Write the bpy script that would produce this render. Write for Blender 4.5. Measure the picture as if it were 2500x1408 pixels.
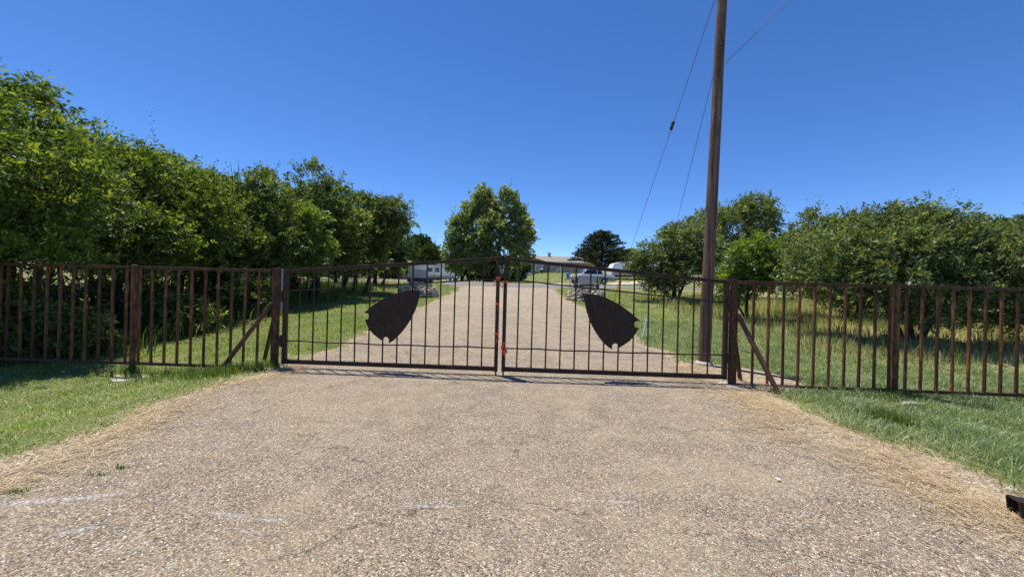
import bpy, math, random
import numpy as np
from mathutils import Vector, Matrix

for o in list(bpy.data.objects):
    bpy.data.objects.remove(o)
scn = bpy.context.scene
col = scn.collection
rad = math.radians

# ------------------------------------------------------------------ camera
EYE = 1.45
F = 960.0                      # focal length in units of the 2500 px wide photograph
ROLL = rad(1.5)
cam_d = bpy.data.cameras.new('camera')
cam = bpy.data.objects.new('camera', cam_d)
col.objects.link(cam)
cam_d.sensor_width = 36.0
cam_d.lens = 36.0 * F / 2500.0
cam_d.clip_start = 0.05
cam_d.clip_end = 3000
cam.location = (0, 0, EYE)
cam.rotation_euler = (Matrix.Rotation(rad(90), 3, 'X') @ Matrix.Rotation(ROLL, 3, 'Z')).to_euler()
scn.camera = cam

# ------------------------------------------------------------------ sky, sun, exposure
SUN_EL = rad(72)
SUN_AZ = rad(-47)              # measured from +Y towards +X
world = bpy.data.worlds.new('World')
scn.world = world
world.use_nodes = True
wn = world.node_tree.nodes
wl = world.node_tree.links
wn.clear()
sky = wn.new('ShaderNodeTexSky')
sky.sky_type = 'NISHITA'
sky.sun_disc = False
sky.sun_elevation = SUN_EL
sky.sun_rotation = SUN_AZ
sky.altitude = 3500
sky.air_density = 1.0
sky.dust_density = 0.0
sky.ozone_density = 4.0
hs = wn.new('ShaderNodeHueSaturation')
hs.inputs['Saturation'].default_value = 1.2
hs.inputs['Hue'].default_value = 0.507
bg = wn.new('ShaderNodeBackground')
bg.inputs['Strength'].default_value = 0.15
wo = wn.new('ShaderNodeOutputWorld')
wl.new(sky.outputs[0], hs.inputs['Color'])
wl.new(hs.outputs[0], bg.inputs['Color'])
wl.new(bg.outputs[0], wo.inputs['Surface'])

sun_d = bpy.data.lights.new('sun', 'SUN')
sun_d.energy = 4.9
sun_d.angle = rad(0.53)
sun_d.color = (1.0, 0.94, 0.83)
sun = bpy.data.objects.new('sun', sun_d)
col.objects.link(sun)
sun.location = (-10, 12, 40)
sdir = Vector((math.sin(SUN_AZ) * math.cos(SUN_EL), math.cos(SUN_AZ) * math.cos(SUN_EL), math.sin(SUN_EL)))
sun.rotation_euler = (-sdir).to_track_quat('-Z', 'Y').to_euler()

vs = scn.view_settings
vs.view_transform = 'Standard'
vs.look = 'None'
vs.exposure = 0.32
vs.gamma = 1.0
vs.use_curve_mapping = False
scn.render.resolution_x = 1024
scn.render.resolution_y = 576

# ------------------------------------------------------------------ helpers
RNG = np.random.default_rng(7)
random.seed(7)
cR, sR = math.cos(ROLL), math.sin(ROLL)

def der(u, v):
    dx, dv = u - 1250.0, v - 704.0
    return dx * cR + dv * sR, -dx * sR + dv * cR

def P(u, v, Z):
    """a place Z metres ahead that is seen at photograph position u, v"""
    x, y = der(u, v)
    return Vector((x / F * Z, Z, EYE - y / F * Z))

_by = np.array([-60, 0, 6.5, 9, 14, 22, 31, 40, 48, 70, 90, 130, 200, 700.])
_bz = np.array([0, 0, 0, .06, .42, 1.0, 1.60, 2.02, 2.2, 2.3, 2.5, 5.2, 9.5, 30.0])
_ty = np.arange(-60, 700, 0.25)
_tz = np.interp(_ty, _by, _bz)
_k = np.exp(-0.5 * (np.arange(-12, 13) / 5.0) ** 2); _k /= _k.sum()
_tz = np.convolve(np.pad(_tz, 12, mode='edge'), _k, mode='valid')

def sst(x, a, b):
    t = np.clip((x - a) / (b - a), 0, 1)
    return t * t * (3 - 2 * t)

def H(x, y):
    x = np.asarray(x, float); y = np.asarray(y, float)
    z = np.interp(y, _ty, _tz)
    z = z + 2.5 * sst(x, -6, 8) * sst(y, 50, 82)
    near = 1 - sst(y, 8, 14)
    z = z - 0.16 * sst(-x, 4.1, 6.2) * near - 0.07 * sst(x, 4.0, 6.0) * near
    off = sst(np.abs(x), 4.2, 5.5)
    z = z + off * (0.022 * np.sin(1.9 * x + 0.7 * y) * np.cos(1.3 * y - .4 * x) + 0.012 * np.sin(4.1 * x - 3.3 * y))
    return z

def Hf(x, y):
    return float(H(x, y))

ORG = {}

def tag(o, label=None, cat=None, group=None, kind=None):
    if label: o['label'] = label
    if cat: o['category'] = cat
    if group: o['group'] = group
    if kind: o['kind'] = kind
    return o

def thing(name, label, cat, loc, group=None):
    o = bpy.data.objects.new(name, None)
    o.empty_display_size = 0.2
    col.objects.link(o)
    o.location = loc
    ORG[o.name] = Vector(loc)
    return tag(o, label, cat, group)

class MB:
    def __init__(s):
        s.v = []; s.f = []
    def add(s, vs_, fs_):
        n = len(s.v)
        s.v.extend([tuple(p) for p in vs_])
        s.f.extend([tuple(i + n for i in f) for f in fs_])
        return s
    def box(s, a, b, rot=None, piv=None):
        x0, y0, z0 = a; x1, y1, z1 = b
        vs_ = [Vector(p) for p in ((x0,y0,z0),(x1,y0,z0),(x1,y1,z0),(x0,y1,z0),(x0,y0,z1),(x1,y0,z1),(x1,y1,z1),(x0,y1,z1))]
        if rot is not None:
            pv = Vector(piv) if piv is not None else Vector((0,0,0))
            vs_ = [rot @ (p - pv) + pv for p in vs_]
        return s.add(vs_, [(0,3,2,1),(4,5,6,7),(0,1,5,4),(1,2,6,5),(2,3,7,6),(3,0,4,7)])
    def bar(s, a, b, w, d, up=(0,0,1)):
        """rectangular bar from a to b, w across (horizontal), d along the up direction"""
        a = Vector(a); b = Vector(b); t = (b - a).normalized()
        up = Vector(up)
        if abs(t.dot(up)) > 0.95: up = Vector((0,1,0))
        sx = t.cross(up).normalized(); uy = sx.cross(t).normalized()
        vs_ = []
        for c in (a, b):
            for (i, j) in ((-1,-1),(1,-1),(1,1),(-1,1)):
                vs_.append(c + sx * (i * w / 2) + uy * (j * d / 2))
        return s.add(vs_, [(0,1,2,3),(7,6,5,4),(0,4,5,1),(1,5,6,2),(2,6,7,3),(3,7,4,0)])
    def tube(s, pts, radii, n=8, cap=True):
        pts = [Vector(p) for p in pts]
        if not hasattr(radii, '__len__'): radii = [radii] * len(pts)
        ref = Vector((0.31, 0.87, 0.12))
        base = len(s.v)
        for i, p in enumerate(pts):
            t = (pts[min(i+1, len(pts)-1)] - pts[max(i-1, 0)])
            t = t.normalized() if t.length > 1e-9 else Vector((0,0,1))
            if abs(t.dot(ref)) > 0.95: ref = Vector((0.9, -0.1, 0.4))
            x = t.cross(ref).normalized(); y = t.cross(x).normalized()
            for k in range(n):
                a = 2 * math.pi * k / n
                s.v.append(tuple(p + (x * math.cos(a) + y * math.sin(a)) * radii[i]))
        for i in range(len(pts) - 1):
            for k in range(n):
                a = base + i*n + k; b = base + i*n + (k+1) % n
                s.f.append((a, b, b + n, a + n))
        if cap:
            s.f.append(tuple(base + k for k in reversed(range(n))))
            s.f.append(tuple(base + (len(pts)-1)*n + k for k in range(n)))
        return s
    def prism(s, poly, ax, ay, n_, thick, o=(0,0,0)):
        """polygon (list of 2-D) spanned by ax, ay at o, extruded thick along n_"""
        ax = Vector(ax); ay = Vector(ay); n_ = Vector(n_).normalized(); o = Vector(o)
        m = len(poly)
        vs_ = [o + ax*p[0] + ay*p[1] for p in poly] + [o + ax*p[0] + ay*p[1] + n_*thick for p in poly]
        fs_ = [tuple(range(m)), tuple(range(2*m-1, m-1, -1))]
        fs_ += [(i, i+m, (i+1) % m + m, (i+1) % m) for i in range(m)]
        return s.add(vs_, fs_)
    def xform(s, M):
        s.v = [tuple(M @ Vector(p)) for p in s.v]
        return s
    def mesh(s, name, mat=None, smooth=False, org=(0,0,0)):
        me = bpy.data.meshes.new(name)
        ox, oy, oz = org
        me.from_pydata([(x-ox, y-oy, z-oz) for x, y, z in s.v], [], s.f)
        if mat: me.materials.append(mat)
        if smooth: me.shade_smooth()
        me.update()
        return me
    def build(s, name, mat, parent=None, org=None, smooth=False, bevel=0.0, label=None):
        if parent is not None: o_ = ORG[parent.name]
        else: o_ = Vector(org) if org is not None else Vector((0,0,0))
        me = s.mesh(name, mat, smooth, o_)
        ob = bpy.data.objects.new(name, me)
        col.objects.link(ob)
        ORG[ob.name] = o_
        if parent is not None: ob.parent = parent
        else: ob.location = o_
        if bevel:
            b = ob.modifiers.new('bevel', 'BEVEL'); b.width = bevel; b.segments = 2; b.limit_method = 'ANGLE'
        if label: ob['label'] = label
        return ob

def np_mesh(name, V, faces, mat, parent=None, org=(0,0,0), smooth=False, attrs=None):
    """V (n,3) floats, faces (m,k) ints"""
    o_ = ORG[parent.name] if parent is not None else Vector(org)
    me = bpy.data.meshes.new(name)
    V = np.asarray(V, np.float32) - np.array(o_, np.float32)
    m, k = faces.shape
    me.vertices.add(len(V)); me.vertices.foreach_set('co', V.ravel())
    me.loops.add(m*k); me.loops.foreach_set('vertex_index', faces.astype(np.int32).ravel())
    me.polygons.add(m); me.polygons.foreach_set('loop_start', np.arange(0, m*k, k, dtype=np.int32))
    if smooth: me.polygons.foreach_set('use_smooth', np.ones(m, bool))
    if attrs:
        for an, av in attrs.items():
            a = me.attributes.new(an, 'FLOAT', 'POINT')
            a.data.foreach_set('value', np.asarray(av, np.float32))
    me.update(calc_edges=True)
    if mat: me.materials.append(mat)
    ob = bpy.data.objects.new(name, me)
    col.objects.link(ob)
    ORG[ob.name] = o_
    if parent is not None: ob.parent = parent
    else: ob.location = o_
    return ob

# ------------------------------------------------------------------ materials
class NT:
    def __init__(s, name):
        s.m = bpy.data.materials.new(name); s.m.use_nodes = True
        s.t = s.m.node_tree; s.n = s.t.nodes; s.l = s.t.links
        s.n.clear()
        s.out = s.n.new('ShaderNodeOutputMaterial')
    def node(s, typ, ins=None, **kw):
        n = s.n.new(typ)
        for k, v in kw.items(): setattr(n, k, v)
        if ins:
            for k, v in ins.items(): s.set(n.inputs[k], v)
        return n
    def set(s, sock, v):
        if isinstance(v, bpy.types.NodeSocket): s.l.new(v, sock)
        elif isinstance(v, bpy.types.Node): s.l.new(v.outputs[0], sock)
        else: sock.default_value = v
    def pos(s):
        return s.node('ShaderNodeNewGeometry').outputs['Position']
    def noise(s, vec, scale, detail=4, rough=.55, out='Fac'):
        n = s.node('ShaderNodeTexNoise', {'Vector': vec, 'Scale': scale, 'Detail': detail, 'Roughness': rough})
        return n.outputs[out]
    def ramp(s, fac, stops, interp='LINEAR'):
        n = s.node('ShaderNodeValToRGB', {'Fac': fac})
        n.color_ramp.interpolation = interp
        e = n.color_ramp.elements
        while len(e) < len(stops): e.new(0.5)
        for i, (p, c) in enumerate(stops):
            e[i].position = p
            e[i].color = (c[0], c[1], c[2], 1) if hasattr(c, '__len__') else (c, c, c, 1)
        return n.outputs['Color']
    def mix(s, fac, a, b, mode='MIX'):
        n = s.node('ShaderNodeMix', data_type='RGBA', blend_type=mode)
        s.set(n.inputs[0], fac)
        for i, v in ((6, a), (7, b)):
            if not isinstance(v, (bpy.types.NodeSocket, bpy.types.Node)): v = (v[0], v[1], v[2], 1)
            s.set(n.inputs[i], v)
        return n.outputs[2]
    def math(s, op, a, b=0.0, clamp=False):
        n = s.node('ShaderNodeMath', operation=op, use_clamp=clamp)
        s.set(n.inputs[0], a); s.set(n.inputs[1], b)
        return n.outputs[0]
    def maprange(s, v, a, b, c=0., d=1.):
        n = s.node('ShaderNodeMapRange', {'Value': v, 'From Min': a, 'From Max': b, 'To Min': c, 'To Max': d})
        return n.outputs[0]
    def bump(s, h, strength=.3, dist=.01):
        return s.node('ShaderNodeBump', {'Height': h, 'Strength': strength, 'Distance': dist}).outputs[0]
    def principled(s, color, rough=.6, normal=None, metal=0., spec=.5, **kw):
        p = s.node('ShaderNodeBsdfPrincipled')
        if not isinstance(color, (bpy.types.NodeSocket, bpy.types.Node)): color = (color[0], color[1], color[2], 1)
        s.set(p.inputs['Base Color'], color); s.set(p.inputs['Roughness'], rough)
        p.inputs['Metallic'].default_value = metal
        p.inputs['Specular IOR Level'].default_value = spec
        for k, v in kw.items(): s.set(p.inputs[k], v)
        if normal is not None: s.set(p.inputs['Normal'], normal)
        s.l.new(p.outputs[0], s.out.inputs['Surface'])
        return p

def stretch(t, vec, sc):
    return t.node('ShaderNodeMapping', {'Vector': vec, 'Scale': sc}).outputs[0]

def m_rust(name, dark, mid, rusty, amt):
    t = NT(name); p = t.pos()
    n1 = t.noise(p, 9, 6, .65); n2 = t.noise(stretch(t, p, (30, 30, 5)), 1, 5, .6)
    c = t.mix(t.ramp(n1, [(.35, 0), (.62, 1)]), dark, mid)
    f = t.ramp(n2, [(.5, 0), (.72, 1)])
    c = t.mix(t.math('MULTIPLY', f, amt), c, rusty)
    t.principled(c, .62, t.bump(t.noise(p, 90, 4), .25, .004), spec=.35)
    return t.m
M_RUST = m_rust('rusted_steel', (.03, .013, .007), (.08, .03, .013), (.27, .092, .022), .75)
M_RUSTB = m_rust('bright_rusted_steel', (.045, .019, .009), (.145, .054, .022), (.42, .14, .03), .95)
M_GATE = m_rust('dark_gate_steel', (.012, .008, .006), (.042, .018, .010), (.15, .052, .017), .5)
M_PLATE = m_rust('gate_plate_steel', (.012, .0075, .006), (.03, .0155, .010), (.085, .034, .015), .6)
M_BRACE = m_rust('brace_pipe', (.075, .032, .022), (.13, .055, .035), (.2, .085, .04), .5)

def m_simple(name, c, rough=.55, var=.12, scale=6, bump=0., metal=0., spec=.5, bs=60):
    t = NT(name); p = t.pos()
    n = t.noise(p, scale, 5)
    d = tuple(max(0, x * (1 - var * 2)) for x in c); b = tuple(min(1, x * (1 + var)) for x in c)
    cc = t.mix(t.ramp(n, [(.3, 0), (.7, 1)]), d, b)
    t.principled(cc, rough, t.bump(t.noise(p, bs, 4), bump, .006) if bump else None, metal, spec)
    return t.m
M_GALV = m_simple('galvanised', (.42, .43, .44), .45, .1, 20, metal=.4)
M_WHITE = m_simple('white_paint', (.82, .83, .84), .45, .05, 2)
M_CREAM = m_simple('cream_trim', (.72, .70, .65), .6, .06, 3)
M_SIDING = m_simple('taupe_siding', (.42, .335, .275), .8, .08, 2)
M_BEIGE = m_simple('beige_wall', (.58, .5, .41), .85, .1, 1.5)
M_STUCCO = m_simple('pale_wall', (.62, .58, .53), .85, .08, 2)
M_BLACK = m_simple('black_rubber', (.018, .018, .019), .6, .1, 8)
M_DARKPANEL = m_simple('dark_board', (.035, .032, .032), .55, .1, 8)
M_SIGN = m_simple('grey_sign_panel', (.36, .385, .42), .5, .06, 4)
M_GREYPOST = m_simple('grey_post', (.45, .42, .38), .7, .12, 9)
M_SILVER = m_simple('silver_paint', (.36, .35, .33), .35, .05, 2, metal=.3)
M_CHROME = m_simple('bright_metal', (.6, .6, .6), .25, .05, 5, metal=.9)
M_NAVY = m_simple('dark_blue_paint', (.02, .022, .05), .25, .05, 2)
M_RED = m_simple('stop_red', (.42, .018, .02), .45, .06, 6)
M_GREEN = m_simple('street_sign_green', (.012, .14, .08), .45, .06, 6)
M_YELLOW = m_simple('guard_yellow', (.78, .46, .03), .5, .06, 5)
M_ORANGE = m_simple('orange_ribbon', (.85, .135, .03), .55, .15, 30)
M_BLUE = m_simple('bright_blue_plastic', (.06, .38, .72), .45, .08, 5)
M_BIN = m_simple('dark_green_plastic', (.015, .075, .04), .5, .1, 6)
M_TAN = m_simple('tan_plastic', (.52, .33, .18), .5, .1, 6)
M_WIRE = m_simple('steel_wire', (.09, .09, .095), .5, .1, 20)
M_INS = m_simple('insulator_black', (.012, .012, .012), .25, .1, 20)
M_CONC = m_simple('concrete', (.46, .42, .36), .9, .18, 12, .4)
M_PAPER = m_simple('white_paper', (.78, .79, .8), .7, .05, 20)
M_LEDGE = m_simple('stone_base', (.36, .29, .21), .9, .2, 3, .5)
M_LAMP = m_simple('lamp_clear', (.7, .68, .62), .2, .05, 5)
M_TAIL = m_simple('tail_red', (.3, .02, .02), .3, .05, 5)
t = NT('window_glass'); t.principled((.012, .015, .02), .08, spec=.6); M_GLASS = t.m
t = NT('curtained_glass'); p_ = t.pos()
t.principled(t.mix(t.noise(p_, 1.2, 2), (.06, .09, .11), (.2, .25, .28)), .12, spec=.6); M_CURT = t.m

def m_shingle(name, a, b):
    t = NT(name); p = t.pos()
    br = t.node('ShaderNodeTexBrick', {'Vector': p, 'Scale': 3.0, 'Color1': (*a, 1), 'Color2': (*b, 1), 'Mortar': (a[0]*.5, a[1]*.5, a[2]*.5, 1), 'Mortar Size': .01})
    t.principled(t.mix(t.noise(p, 1.1, 5), br.outputs[0], b), .9, t.bump(t.noise(p, 40, 3), .3, .01), spec=.2)
    return t.m
M_ROOF = m_shingle('grey_shingles', (.22, .185, .155), (.3, .25, .21))
M_ROOFT = m_shingle('tan_roof', (.42, .31, .23), (.5, .38, .29))

# wood pole
t = NT('weathered_pole_wood'); p_ = t.pos()
g = t.noise(stretch(t, p_, (26, 26, .9)), 1, 7, .62)
c = t.ramp(g, [(.3, (.05, .03, .021)), (.47, (.145, .088, .061)), (.58, (.21, .135, .096)), (.75, (.32, .235, .18))])
c = t.mix(t.ramp(t.noise(p_, 2.2, 5), [(.42, 0), (.7, .5)]), c, (.07, .038, .026))
crk = t.ramp(t.noise(stretch(t, p_, (60, 60, .55)), 1, 3, .5), [(.36, 1), (.41, 0)])
c = t.mix(t.math('MULTIPLY', crk, .8), c, (.012, .008, .006))
scar = t.ramp(t.noise(stretch(t, p_, (5, 5, 30)), 1, 3, .6), [(.66, 0), (.69, 1)])
c = t.mix(t.math('MULTIPLY', scar, .35), c, (.4, .31, .25))
t.principled(c, .85, t.bump(g, .7, .012), spec=.25)
M_POLE = t.m

# bark
t = NT('bark'); p_ = t.pos()
g = t.noise(stretch(t, p_, (22, 22, 4)), 1, 6, .65)
t.principled(t.ramp(g, [(.3, (.018, .014, .011)), (.6, (.07, .055, .043)), (.8, (.13, .11, .09))]), .9, t.bump(g, .8, .02), spec=.2)
M_BARK = t.m

def m_leaf(name, c0, c1, c2, trans=.38, gloss=.12, rough=.38, big=.5):
    """c0 dark, c1 mid, c2 young leaf"""
    t = NT(name); p = t.pos()
    geo = t.node('ShaderNodeNewGeometry')
    r = geo.outputs['Random Per Island']
    n = t.noise(p, big, 3, .55)
    f = t.math('ADD', t.math('MULTIPLY', r, .62), t.math('MULTIPLY', n, .5), True)
    c = t.ramp(f, [(.2, c0), (.55, c1), (.92, c2)])
    d = t.node('ShaderNodeBsdfDiffuse', {'Color': c})
    tc = t.mix(1.0, c, (1.75, 1.7, .75), 'MULTIPLY')
    tr = t.node('ShaderNodeBsdfTranslucent', {'Color': tc})
    gl = t.node('ShaderNodeBsdfGlossy', {'Color': (.9, .95, 1, 1), 'Roughness': rough})
    m1 = t.node('ShaderNodeMixShader', {0: trans, 1: d.outputs[0], 2: tr.outputs[0]})
    fr = t.node('ShaderNodeLayerWeight', {'Blend': .35})
    gf = t.math('MULTIPLY', t.math('ADD', fr.outputs['Fresnel'], .25), gloss)
    m2 = t.node('ShaderNodeMixShader', {0: gf, 1: m1.outputs[0], 2: gl.outputs[0]})
    t.l.new(m2.outputs[0], t.out.inputs['Surface'])
    return t.m
L_LOCUST = m_leaf('locust_leaf', (.022, .044, .009), (.085, .135, .021), (.26, .32, .05), .5, .05, .6, 1.1)
L_ELM = m_leaf('elm_leaf', (.024, .044, .013), (.084, .128, .030), (.215, .265, .065), .46, .055, .6, 1.0)
L_COTTON = m_leaf('cottonwood_leaf', (.065, .1, .034), (.165, .215, .07), (.3, .35, .13), .48, .09, .55, .6)
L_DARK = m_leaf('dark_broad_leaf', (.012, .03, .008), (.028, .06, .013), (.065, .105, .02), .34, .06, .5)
L_PALE = m_leaf('pale_feathery_leaf', (.032, .054, .020), (.11, .15, .052), (.25, .295, .1), .44, .055, .6, 1.0)
L_FRESH = m_leaf('fresh_leaf', (.06, .11, .018), (.13, .20, .028), (.235, .315, .04), .5, .08, .55)
L_PINE = m_leaf('pine_needle', (.014, .024, .010), (.034, .05, .020), (.065, .082, .032), .2, .06, .5)
L_JUN = m_leaf('juniper_needle', (.026, .04, .008), (.055, .076, .014), (.10, .122, .024), .25, .03, .5)
L_WEED = m_leaf('weed_leaf', (.04, .08, .014), (.09, .15, .022), (.19, .25, .04), .44, .05, .5)
L_DRYG = m_leaf('tall_dry_grass', (.2, .2, .1), (.38, .37, .2), (.62, .57, .37), .4, .03, .5)
G_LEFT = m_leaf('lawn_yellow_green', (.075, .125, .022), (.17, .25, .042), (.38, .42, .12), .42, .04, .5, .9)
G_RIGHT = m_leaf('lawn_cool_green', (.045, .10, .028), (.12, .195, .06), (.28, .345, .14), .38, .05, .5, .9)
G_STRAW = m_leaf('straw', (.24, .17, .095), (.5, .385, .235), (.78, .65, .44), .2, .03, .5, .9)

# ------------------------------------------------------------------ ground
def graded(lo, hi, fine_lo, fine_hi, step, grow=1.12):
    xs = list(np.arange(fine_lo, fine_hi + 1e-6, step))
    s = step; x = xs[-1]
    while x < hi:
        s *= grow; x += s; xs.append(min(x, hi))
    s = step; x = xs[0]; left = []
    while x > lo:
        s *= grow; x -= s; left.append(max(x, lo))
    return np.array(left[::-1] + xs)

gx = graded(-900, 900, -10, 10, .16)
gy = graded(-120, 690, 1, 26, .16, 1.07)
GX, GY = np.meshgrid(gx, gy)
GZ = H(GX, GY)

def road_l(y):
    y = np.asarray(y, float)
    b = np.interp(y, [-60, 3, 5, 8, 12, 20, 25, 28.5, 30.3, 31.2], [-3.75, -3.72, -3.85, -3.7, -3.62, -3.45, -3.35, -3.6, -4.6, -6.5])
    return b + .10 * np.sin(y * 2.3) + .06 * np.sin(y * 5.1 + 1) + .03 * np.sin(y * 11.7)
def road_r(y):
    y = np.asarray(y, float)
    b = np.interp(y, [-60, 3, 5, 8, 12, 20, 25, 28.5, 30.3, 31.2], [3.35, 3.3, 3.2, 3.3, 3.15, 2.8, 2.7, 2.85, 3.6, 5.2])
    return b + .10 * np.sin(y * 2.1 + 2) + .06 * np.sin(y * 4.7 + 4) + .03 * np.sin(y * 12.3)

# dry: dead grass / bare fringe beside the road
yl = road_l(GY); yr = road_r(GY)
nz = .12 * np.sin(GX * 3.1 + GY * 1.7) + .1 * np.sin(GY * 3.7 - GX * 1.1)
fl = np.where(GY < 7.2, .16, .12); fr_ = np.where(GY < 7.2, .5, .2)
dry = np.maximum(1 - sst(yl - fl - GX + nz * .5, 0, .16), 0) * (GX < 0) + np.maximum(1 - sst(GX - yr - fr_ + nz * .5, 0, .22), 0) * (GX >= 0)
dry = np.where((GY > 31), 0, dry)
# bare ground round the pole foot and gate posts
dry = np.maximum(dry, 1 - sst(np.hypot(GX - 4.0, (GY - 6.9)), .7, 1.15))
dry = np.maximum(dry, .8 * (1 - sst(np.hypot(GX + 6.15, (GY - 6.4) * 1.6), .2, .5)))
# unmown, half dried grass away from the lawns
tall = sst(GX, 7.2, 9.0) * sst(GY, 7.0, 10) * .8 + sst(-GX, 9.5, 12) * .12
tall = np.clip(tall, 0, 1) * (1 - sst(GY, 26, 40)) + sst(GY, 40, 60) * .3
t = NT('ground_grass_and_soil'); p_ = t.pos()
aD = t.node('ShaderNodeAttribute', attribute_name='dry').outputs['Fac']
aT = t.node('ShaderNodeAttribute', attribute_name='tall').outputs['Fac']
n1 = t.noise(p_, .8, 5); n2 = t.noise(p_, 14, 5, .7); n3 = t.noise(p_, 70, 3)
grass = t.ramp(n2, [(.3, (.075, .105, .03)), (.55, (.16, .19, .062)), (.75, (.29, .275, .12))])
grass = t.mix(t.ramp(n1, [(.45, 0), (.7, .5)]), grass, (.3, .265, .13))
tallc = t.ramp(n2, [(.3, (.19, .18, .075)), (.6, (.36, .32, .15)), (.8, (.5, .43, .24))])
soil = t.ramp(n2, [(.28, (.17, .125, .08)), (.48, (.38, .29, .19)), (.7, (.58, .47, .33))])
soil = t.mix(t.ramp(n3, [(.4, .0), (.65, .6)]), soil, (.55, .45, .31))
vs1 = t.node('ShaderNodeTexVoronoi', {'Vector': p_, 'Scale': 60}, voronoi_dimensions='2D')
vs2 = t.node('ShaderNodeTexVoronoi', {'Vector': p_, 'Scale': 60}, voronoi_dimensions='2D', feature='DISTANCE_TO_EDGE')
chip = t.ramp(t.node('ShaderNodeSeparateColor', {'Color': vs1.outputs['Color']}).outputs[0], [(0, (.1, .08, .06)), (.4, (.36, .28, .18)), (.8, (.58, .47, .32)), (1, (.8, .72, .58))])
chip = t.mix(t.ramp(vs2.outputs['Distance'], [(.02, .8), (.15, 0)]), chip, (.06, .047, .037))
soil = t.mix(t.ramp(t.noise(p_, 2.4, 5, .65), [(.42, 0), (.52, .85)]), soil, chip)
soil = t.mix(t.ramp(t.noise(stretch(t, p_, (4, 9, 1)), 1, 6, .7), [(.52, 0), (.64, .75)]), soil, (.11, .085, .06))
c = t.mix(aT, grass, tallc)
dmask = t.ramp(t.math('ADD', aD, t.math('MULTIPLY', t.math('SUBTRACT', n2, .5), .7)), [(.35, 0), (.6, 1)])
c = t.mix(dmask, c, soil)
t.principled(c, .95, t.bump(t.math('ADD', n2, t.math('MULTIPLY', n3, .4)), .8, .03), spec=.15)
M_GROUND = t.m
ny, nx = GX.shape
idx = np.arange(ny * nx).reshape(ny, nx)
gf = np.stack([idx[:-1, :-1].ravel(), idx[:-1, 1:].ravel(), idx[1:, 1:].ravel(), idx[1:, :-1].ravel()], 1)
ground = np_mesh('ground', np.stack([GX.ravel(), GY.ravel(), GZ.ravel()], 1), gf, M_GROUND, smooth=True,
                 attrs={'dry': dry.ravel(), 'tall': tall.ravel()})
tag(ground, kind='structure')

# ------------------------------------------------------------------ chip seal drive
def capsule(t, vec, cx, cy, ang, lx, ly, edge):
    mp = t.node('ShaderNodeMapping', {'Vector': vec, 'Location': (-cx, -cy, 0)}, vector_type='POINT')
    m2 = t.node('ShaderNodeMapping', {'Vector': mp.outputs[0], 'Rotation': (0, 0, -ang)}, vector_type='POINT')
    m3 = t.node('ShaderNodeMapping', {'Vector': m2.outputs[0], 'Scale': (1/lx, 1/ly, 0)}, vector_type='POINT')
    ln = t.node('ShaderNodeVectorMath', {0: m3.outputs[0]}, operation='LENGTH').outputs['Value']
    return t.maprange(ln, 1.0, edge)

def gpt(u, v):
    """where the flat foreground is met at photograph position u, v"""
    x, y = der(u, v)
    Z = EYE * F / y
    return x / F * Z, Z

t = NT('chip_seal'); p_ = t.pos()
wob = t.node('ShaderNodeVectorMath', {0: p_, 1: t.node('ShaderNodeVectorMath', {0: t.noise(p_, 60, 2, .5, 'Color'), 1: (.006, .006, .006)}, operation='MULTIPLY').outputs[0]}, operation='ADD').outputs[0]
flat = t.node('ShaderNodeMapping', {'Vector': wob, 'Scale': (1, 1, .0)}).outputs[0]
vo = t.node('ShaderNodeTexVoronoi', {'Vector': flat, 'Scale': 104, 'Randomness': 1.0}, voronoi_dimensions='2D')
ve = t.node('ShaderNodeTexVoronoi', {'Vector': flat, 'Scale': 104, 'Randomness': 1.0}, voronoi_dimensions='2D', feature='DISTANCE_TO_EDGE')
sep = t.node('ShaderNodeSeparateColor', {'Color': vo.outputs['Color']})
stone = t.ramp(sep.outputs[0], [(0, (.075, .06, .05)), (.12, (.21, .165, .12)), (.34, (.365, .287, .192)), (.58, (.475, .377, .255)), (.8, (.59, .478, .335)), (.94, (.72, .62, .47)), (1, (.84, .79, .67))])
stone = t.mix(t.ramp(sep.outputs[1], [(.86, 0), (.9, .75)]), stone, (.34, .2, .11))
stone = t.mix(t.ramp(sep.outputs[2], [(.82, 0), (.88, .6)]), stone, (.25, .235, .22))
big = t.noise(p_, .55, 4, .6); mid = t.noise(p_, 3.2, 5, .6)
wear = t.ramp(mid, [(.35, .85), (.6, .25)])
gap = t.math('MULTIPLY', t.ramp(ve.outputs['Distance'], [(.02, 1), (.17, 0)]), wear)
c = t.mix(gap, stone, (.05, .04, .032))
c = t.mix(t.ramp(big, [(.45, 0), (.62, .25)]), c, (.52, .41, .28))
tar = t.ramp(t.noise(p_, 5.5, 6, .7), [(.62, 0), (.7, .55)])
c = t.mix(t.math('MULTIPLY', tar, t.ramp(t.noise(p_, 1.3, 2), [(.45, 0), (.6, 1)])), c, (.085, .082, .085))
# long cracks where the coat has opened
cr = t.node('ShaderNodeTexVoronoi', {'Vector': t.node('ShaderNodeVectorMath', {0: stretch(t, p_, (.45, .62, 0)), 1: t.node('ShaderNodeVectorMath', {0: t.noise(p_, 2.6, 6, .7, 'Color'), 1: (.33, .33, 0)}, operation='MULTIPLY').outputs[0]}, operation='ADD').outputs[0], 'Scale': 1.0}, voronoi_dimensions='2D', feature='DISTANCE_TO_EDGE')
crm = t.math('MULTIPLY', t.ramp(cr.outputs['Distance'], [(.001, 1), (.0065, 0)]), t.ramp(t.noise(p_, 1.1, 3), [(.47, 0), (.56, 1)]))
c = t.mix(t.math('MULTIPLY', crm, .85), c, (.03, .027, .026))
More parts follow.
